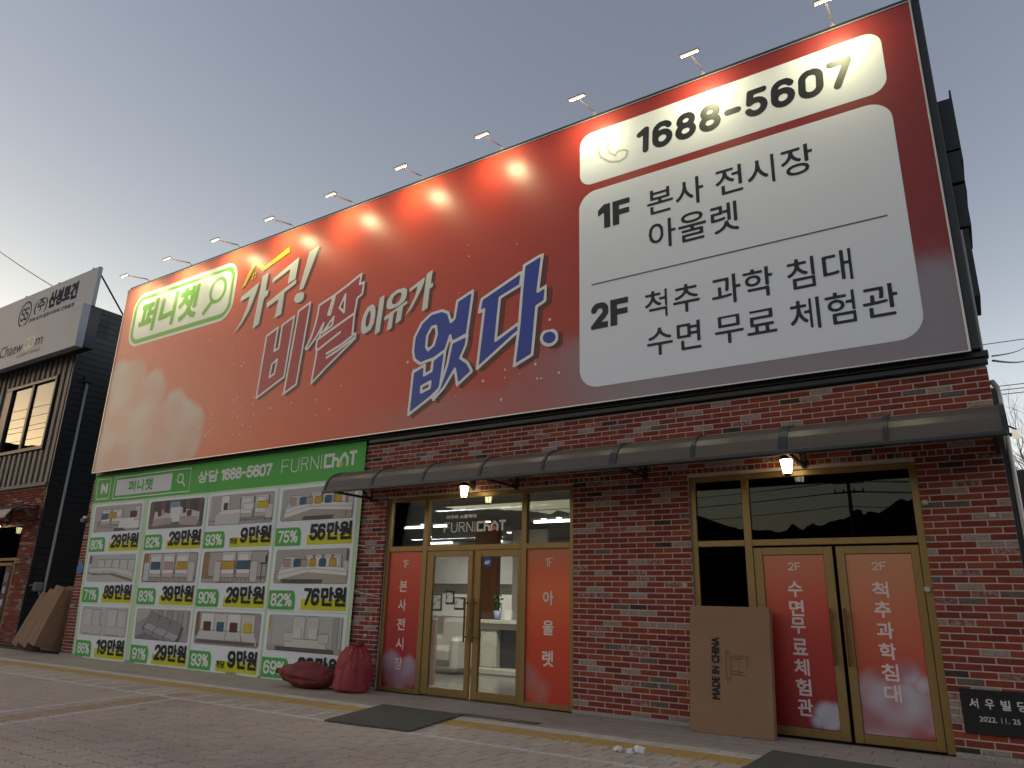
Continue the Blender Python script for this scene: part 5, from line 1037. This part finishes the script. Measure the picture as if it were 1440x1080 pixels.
for k in range(60):
    a=R.uniform(0,6.28); r=R.uniform(.01,.09); z=1.16+R.uniform(0,.26); c=Vector((-8.02+r*math.cos(a),3.45+r*math.sin(a),z)); u=Vector((R.uniform(-1,1),R.uniform(-1,1),R.uniform(-.2,1))).normalized()*.045; v=u.cross(Vector((R.uniform(-1,1),R.uniform(-1,1),0))).normalized()*.02
    m.face([c-u,c+v,c+u,c-v])
m.build('leaves',Mat('plant_leaf',(.03,.06,.025),.5),pt_,(-8.02,3.45,.97))
tag(MB().cbox(-7.86,-7.70,3.44,3.50,.972,1.15,.005).build('card_stand',white_wall,None,(-7.78,3.47,.97)),'small white card stand beside the pot on the counter','card stand')
artm=Mat('sketch_paper',(.55,.55,.52),.7); artm.color(artm.mix(artm.noise(9,'Object').ss(.56,.62),(.58,.57,.54),(.10,.11,.10)))
for i,(a,b,c,d) in enumerate(((-13.75,-13.42,1.05,1.50),(-13.27,-12.98,1.24,1.58),(-12.95,-12.6,1.10,1.42),(-12.52,-12.25,1.20,1.52),(-11.9,-11.6,1.15,1.5))):
    t=thing('picture_frame',('first','second','third','fourth','fifth')[i]+' small black framed drawing from the left on the rear wall inside','picture',((a+b)/2,8.57,c))
    MB().cbox(a,b,8.56,8.598,c,d,.004).build('frame',iron,t,((a+b)/2,8.57,c)); MB().box(a+.03,b-.03,8.552,8.558,c+.03,d-.03).build('drawing',artm,t,((a+b)/2,8.57,c))
tag(MB().cbox(-9.75,-9.15,5.0,5.2,.004,2.9,.01).build('wood_panel_column',wood,None,(-9.4,5.1,0)),'brown wood clad column standing inside behind the right glass door','column')
tag(MB().cbox(-9.1,-8.2,5.6,5.7,.004,2.9,.01).build('display_partition',white_wall,None,(-8.6,5.6,0)),'white partition with posters inside behind the right door','partition')
m=MB()
for a,b,c,d in ((-8.95,-8.4,1.75,2.15),(-8.9,-8.65,1.2,1.5),(-8.6,-8.35,1.2,1.5)): m.box(a,b,5.585,5.596,c,d)
tag(m.build('wall_posters',artm,None,(-8.6,5.59,1.7)),'pinned grey sketches on the white partition inside the shop','poster')
# ================================================================== beyond: hills, trees, poles and wires
def ridge(name,pts,depth,mat,seed,jag=1.2):
    """tree covered ridge: pts (x,z) along y0, thick in depth"""
    V=[];Fc=[]; n=800; rows=7
    xs=[pts[0][0]+(pts[-1][0]-pts[0][0])*i/n for i in range(n+1)]
    for j in range(rows):
        t=j/(rows-1)
        for i,x in enumerate(xs):
            for k in range(len(pts)-1):
                if pts[k][0]<=x<=pts[k+1][0]: s_=(x-pts[k][0])/(pts[k+1][0]-pts[k][0]); h=pts[k][2]*(1-s_)+pts[k+1][2]*s_; y=pts[k][1]*(1-s_)+pts[k+1][1]*s_; break
            hh=h*math.sin(min(1,t*1.15)*math.pi/2)+(MN.noise(Vector((x*.11,t*4,seed)))*1.3+MN.noise(Vector((x*.45,t*9,seed)))*1.3+abs(MN.noise(Vector((x*1.3,t*20,seed))))*1.5)*jag*min(1,t*3)
            V.append((x,y+t*depth,hh-.5 if j else -1))
    for j in range(rows-1):
        for i in range(n): a=j*(n+1)+i; Fc.append((a,a+1,a+n+2,a+n+1))
    return tag(MB().raw(V,Fc).build(name,mat,None),kind='structure')
hillm=Mat('wooded_hill',(.016,.018,.014),.95,spec=.05); hillm.color(hillm.mix(hillm.noise(.35,detail=6,rough=.7).ss(.35,.65),(.012,.014,.010),(.026,.024,.018)))
ridge('hills',[(-700,150,110),(-520,20,90),(-380,-60,68),(-230,-90,42),(-150,-100,30),(-95,-105,25),(-60,-105,23),(-38,-105,18),(-28,-105,20),(-20,-105,21),(-10,-105,25),(0,-105,30),(25,-100,34),(80,-80,40),(150,-40,40)],-70,hillm,3.1)
ridge('hill_slope',[(-2,34,5.0),(2,33,6.4),(8,30,8.4),(30,20,10),(70,0,12)],60,hillm,8.2,.6)
def pole(x,y,h,label,rot=0):
    t=thing('utility_pole',label,'utility pole',(x,y,0)); conc=Mat('concrete_pole',(.16,.15,.14),.9)
    MB().tube([(x,y,0),(x,y,h)],[.16,.10],12).build('pole',conc,t,(x,y,0),smooth=True)
    for z,w_ in ((h-.6,.9),(h-1.2,.9)): MB().cbox(x-.05,x+.05,y-w_,y+w_,z,z+.09,.01).build('crossarm',black_steel,t,(x,y,0)) if rot else MB().cbox(x-w_,x+w_,y-.05,y+.05,z,z+.09,.01).build('crossarm',black_steel,t,(x,y,0))
    m=MB()
    for k in (-.8,-.3,.3,.8):
        for z in (h-.5,h-1.1): m.lathe([(.03,z),(.06,z+.05),(.03,z+.1),(.05,z+.15),(0,z+.2)],x+(0 if rot else k),y+(k if rot else 0),8)
    m.build('insulators',iron,t,(x,y,0)); MB().lathe([(.0,h-3.1),(.24,h-3.1),(.26,h-2.3),(.0,h-2.2)],x+.35,y,12).build('transformer',black_steel,t,(x,y,0)); return t
pole(-6.65,-40,9.6,'grey utility pole across the street, mirrored in the right dark transom'); pole(-52,-38,9.6,'grey utility pole far left across the street')
wirem=Mat('black_cable',(.015,.015,.015),.6)
def wire(a,b,sag,r,label,n=16,cat='cable',group=None):
    P=[]
    for i in range(n+1):
        t=i/n; P.append((a[0]+(b[0]-a[0])*t,a[1]+(b[1]-a[1])*t,a[2]+(b[2]-a[2])*t-4*sag*t*(1-t)))
    return tag(MB().tube(P,r,5).build('overhead_cable',wirem,None,a),label,cat,group)
for i,(z,dy) in enumerate(((9.15,0),(9.15,.6),(8.5,0),(8.5,.5),(7.6,0))):
    lb='thin overhead cable strung between the poles across the street'
    wire((-6.65+(.3 if dy else -.3),-40+dy*.2,z),(-52,-38+dy*.2,z),.9,.022,lb,group='cables across the street'); wire((-6.65+(.3 if dy else -.3),-40+dy*.2,z),(40,-44+dy*.2,z),.9,.022,lb,group='cables across the street')
for i in range(6): wire((-85,-14,14.9-i*.62),(-25,-14.5,14.6-i*.55),.35+.1*(i%3),.02,'thin cable mirrored in the window of the left neighbour',group='cables over the road')
wire((-19.9,.5,9.55),(-17.3,-3,8.35),-.0,.012,'single cable rising from the left roof sign into the sky',n=2) if False else None
wire((-20.25,.5,8.98),(-29.8,.2,14.02),.12,.013,'thin black cable from the left neighbour roof corner up to the sky')
wire((.33,.0,3.82),(2.6,25,11.75),.1,.009,'upper of two cables fanning out from the right end of the black trim'); wire((.33,.0,3.77),(2.6,25,11.2),.12,.013,'lower of two cables fanning out from the right end of the black trim')
for i,z in enumerate((11.1,11.3,11.5,13.6)): wire((-6,30,z),(14,30.5,z+.2),.12,.02,['lowest','second lowest','third lowest','highest'][i]+' of the level cables in the sky right of the building')
# bare tree on the right
def bare_tree(x,y,h,label,seed):
    t=thing('bare_tree',label,'tree',(x,y,0)); R.seed(seed); m=MB(); tw=MB()
    bark=Mat('bark',(.06,.048,.038),.9)
    m.tube([(x,y,0),(x+.05,y,h*.25),(x-.04,y,h*.45)],[.16,.13,.10],8)
    def br(p,d,L,r,dep):
        P=[p]; q=Vector(p); dd=Vector(d)
        for k in range(3): dd=(dd+Vector((R.uniform(-.25,.25),R.uniform(-.25,.25),R.uniform(-.02,.15)))).normalized(); q=q+dd*L/3; P.append(tuple(q))
        (m if dep<2 else tw).tube(P,[r,r*.8,r*.6,r*.4],5 if dep<2 else 3,cap=False)
        if dep<5:
            for k in range(4 if dep<4 else 3): br(P[1+k%3],(dd+Vector((R.uniform(-.9,.9),R.uniform(-.9,.9),R.uniform(-.3,.5)))).normalized(),L*R.uniform(.5,.75),r*.5,dep+1)
    for k in range(5): br((x-.04,y,h*(.25+.05*k)),(R.uniform(-.7,.7),R.uniform(-.7,.7),1),h*.33,.06,1)
    m.build('trunk',bark,t,(x,y,0)); tw.build('crown',bark,t,(x,y,0))
bare_tree(2.6,24,8.2,'leafless tree with fine twigs behind the right end of the building',5); bare_tree(1.45,21.5,7.6,'slim leafless tree close to the right end of the building',15); bare_tree(2.0,23,7.9,'second slim leafless tree close to the right end of the building',25); bare_tree(4.6,26,9.5,'taller leafless tree further right behind the building',9)
tag(MB().cbox(-3,30,20,20.3,-.02,5.9,.05).build('retaining_wall',Mat('dark_block_wall',(.055,.052,.048),.9).grime(2,.5),None,(10,20,0)),'dark block retaining wall behind the right side of the shop','wall')
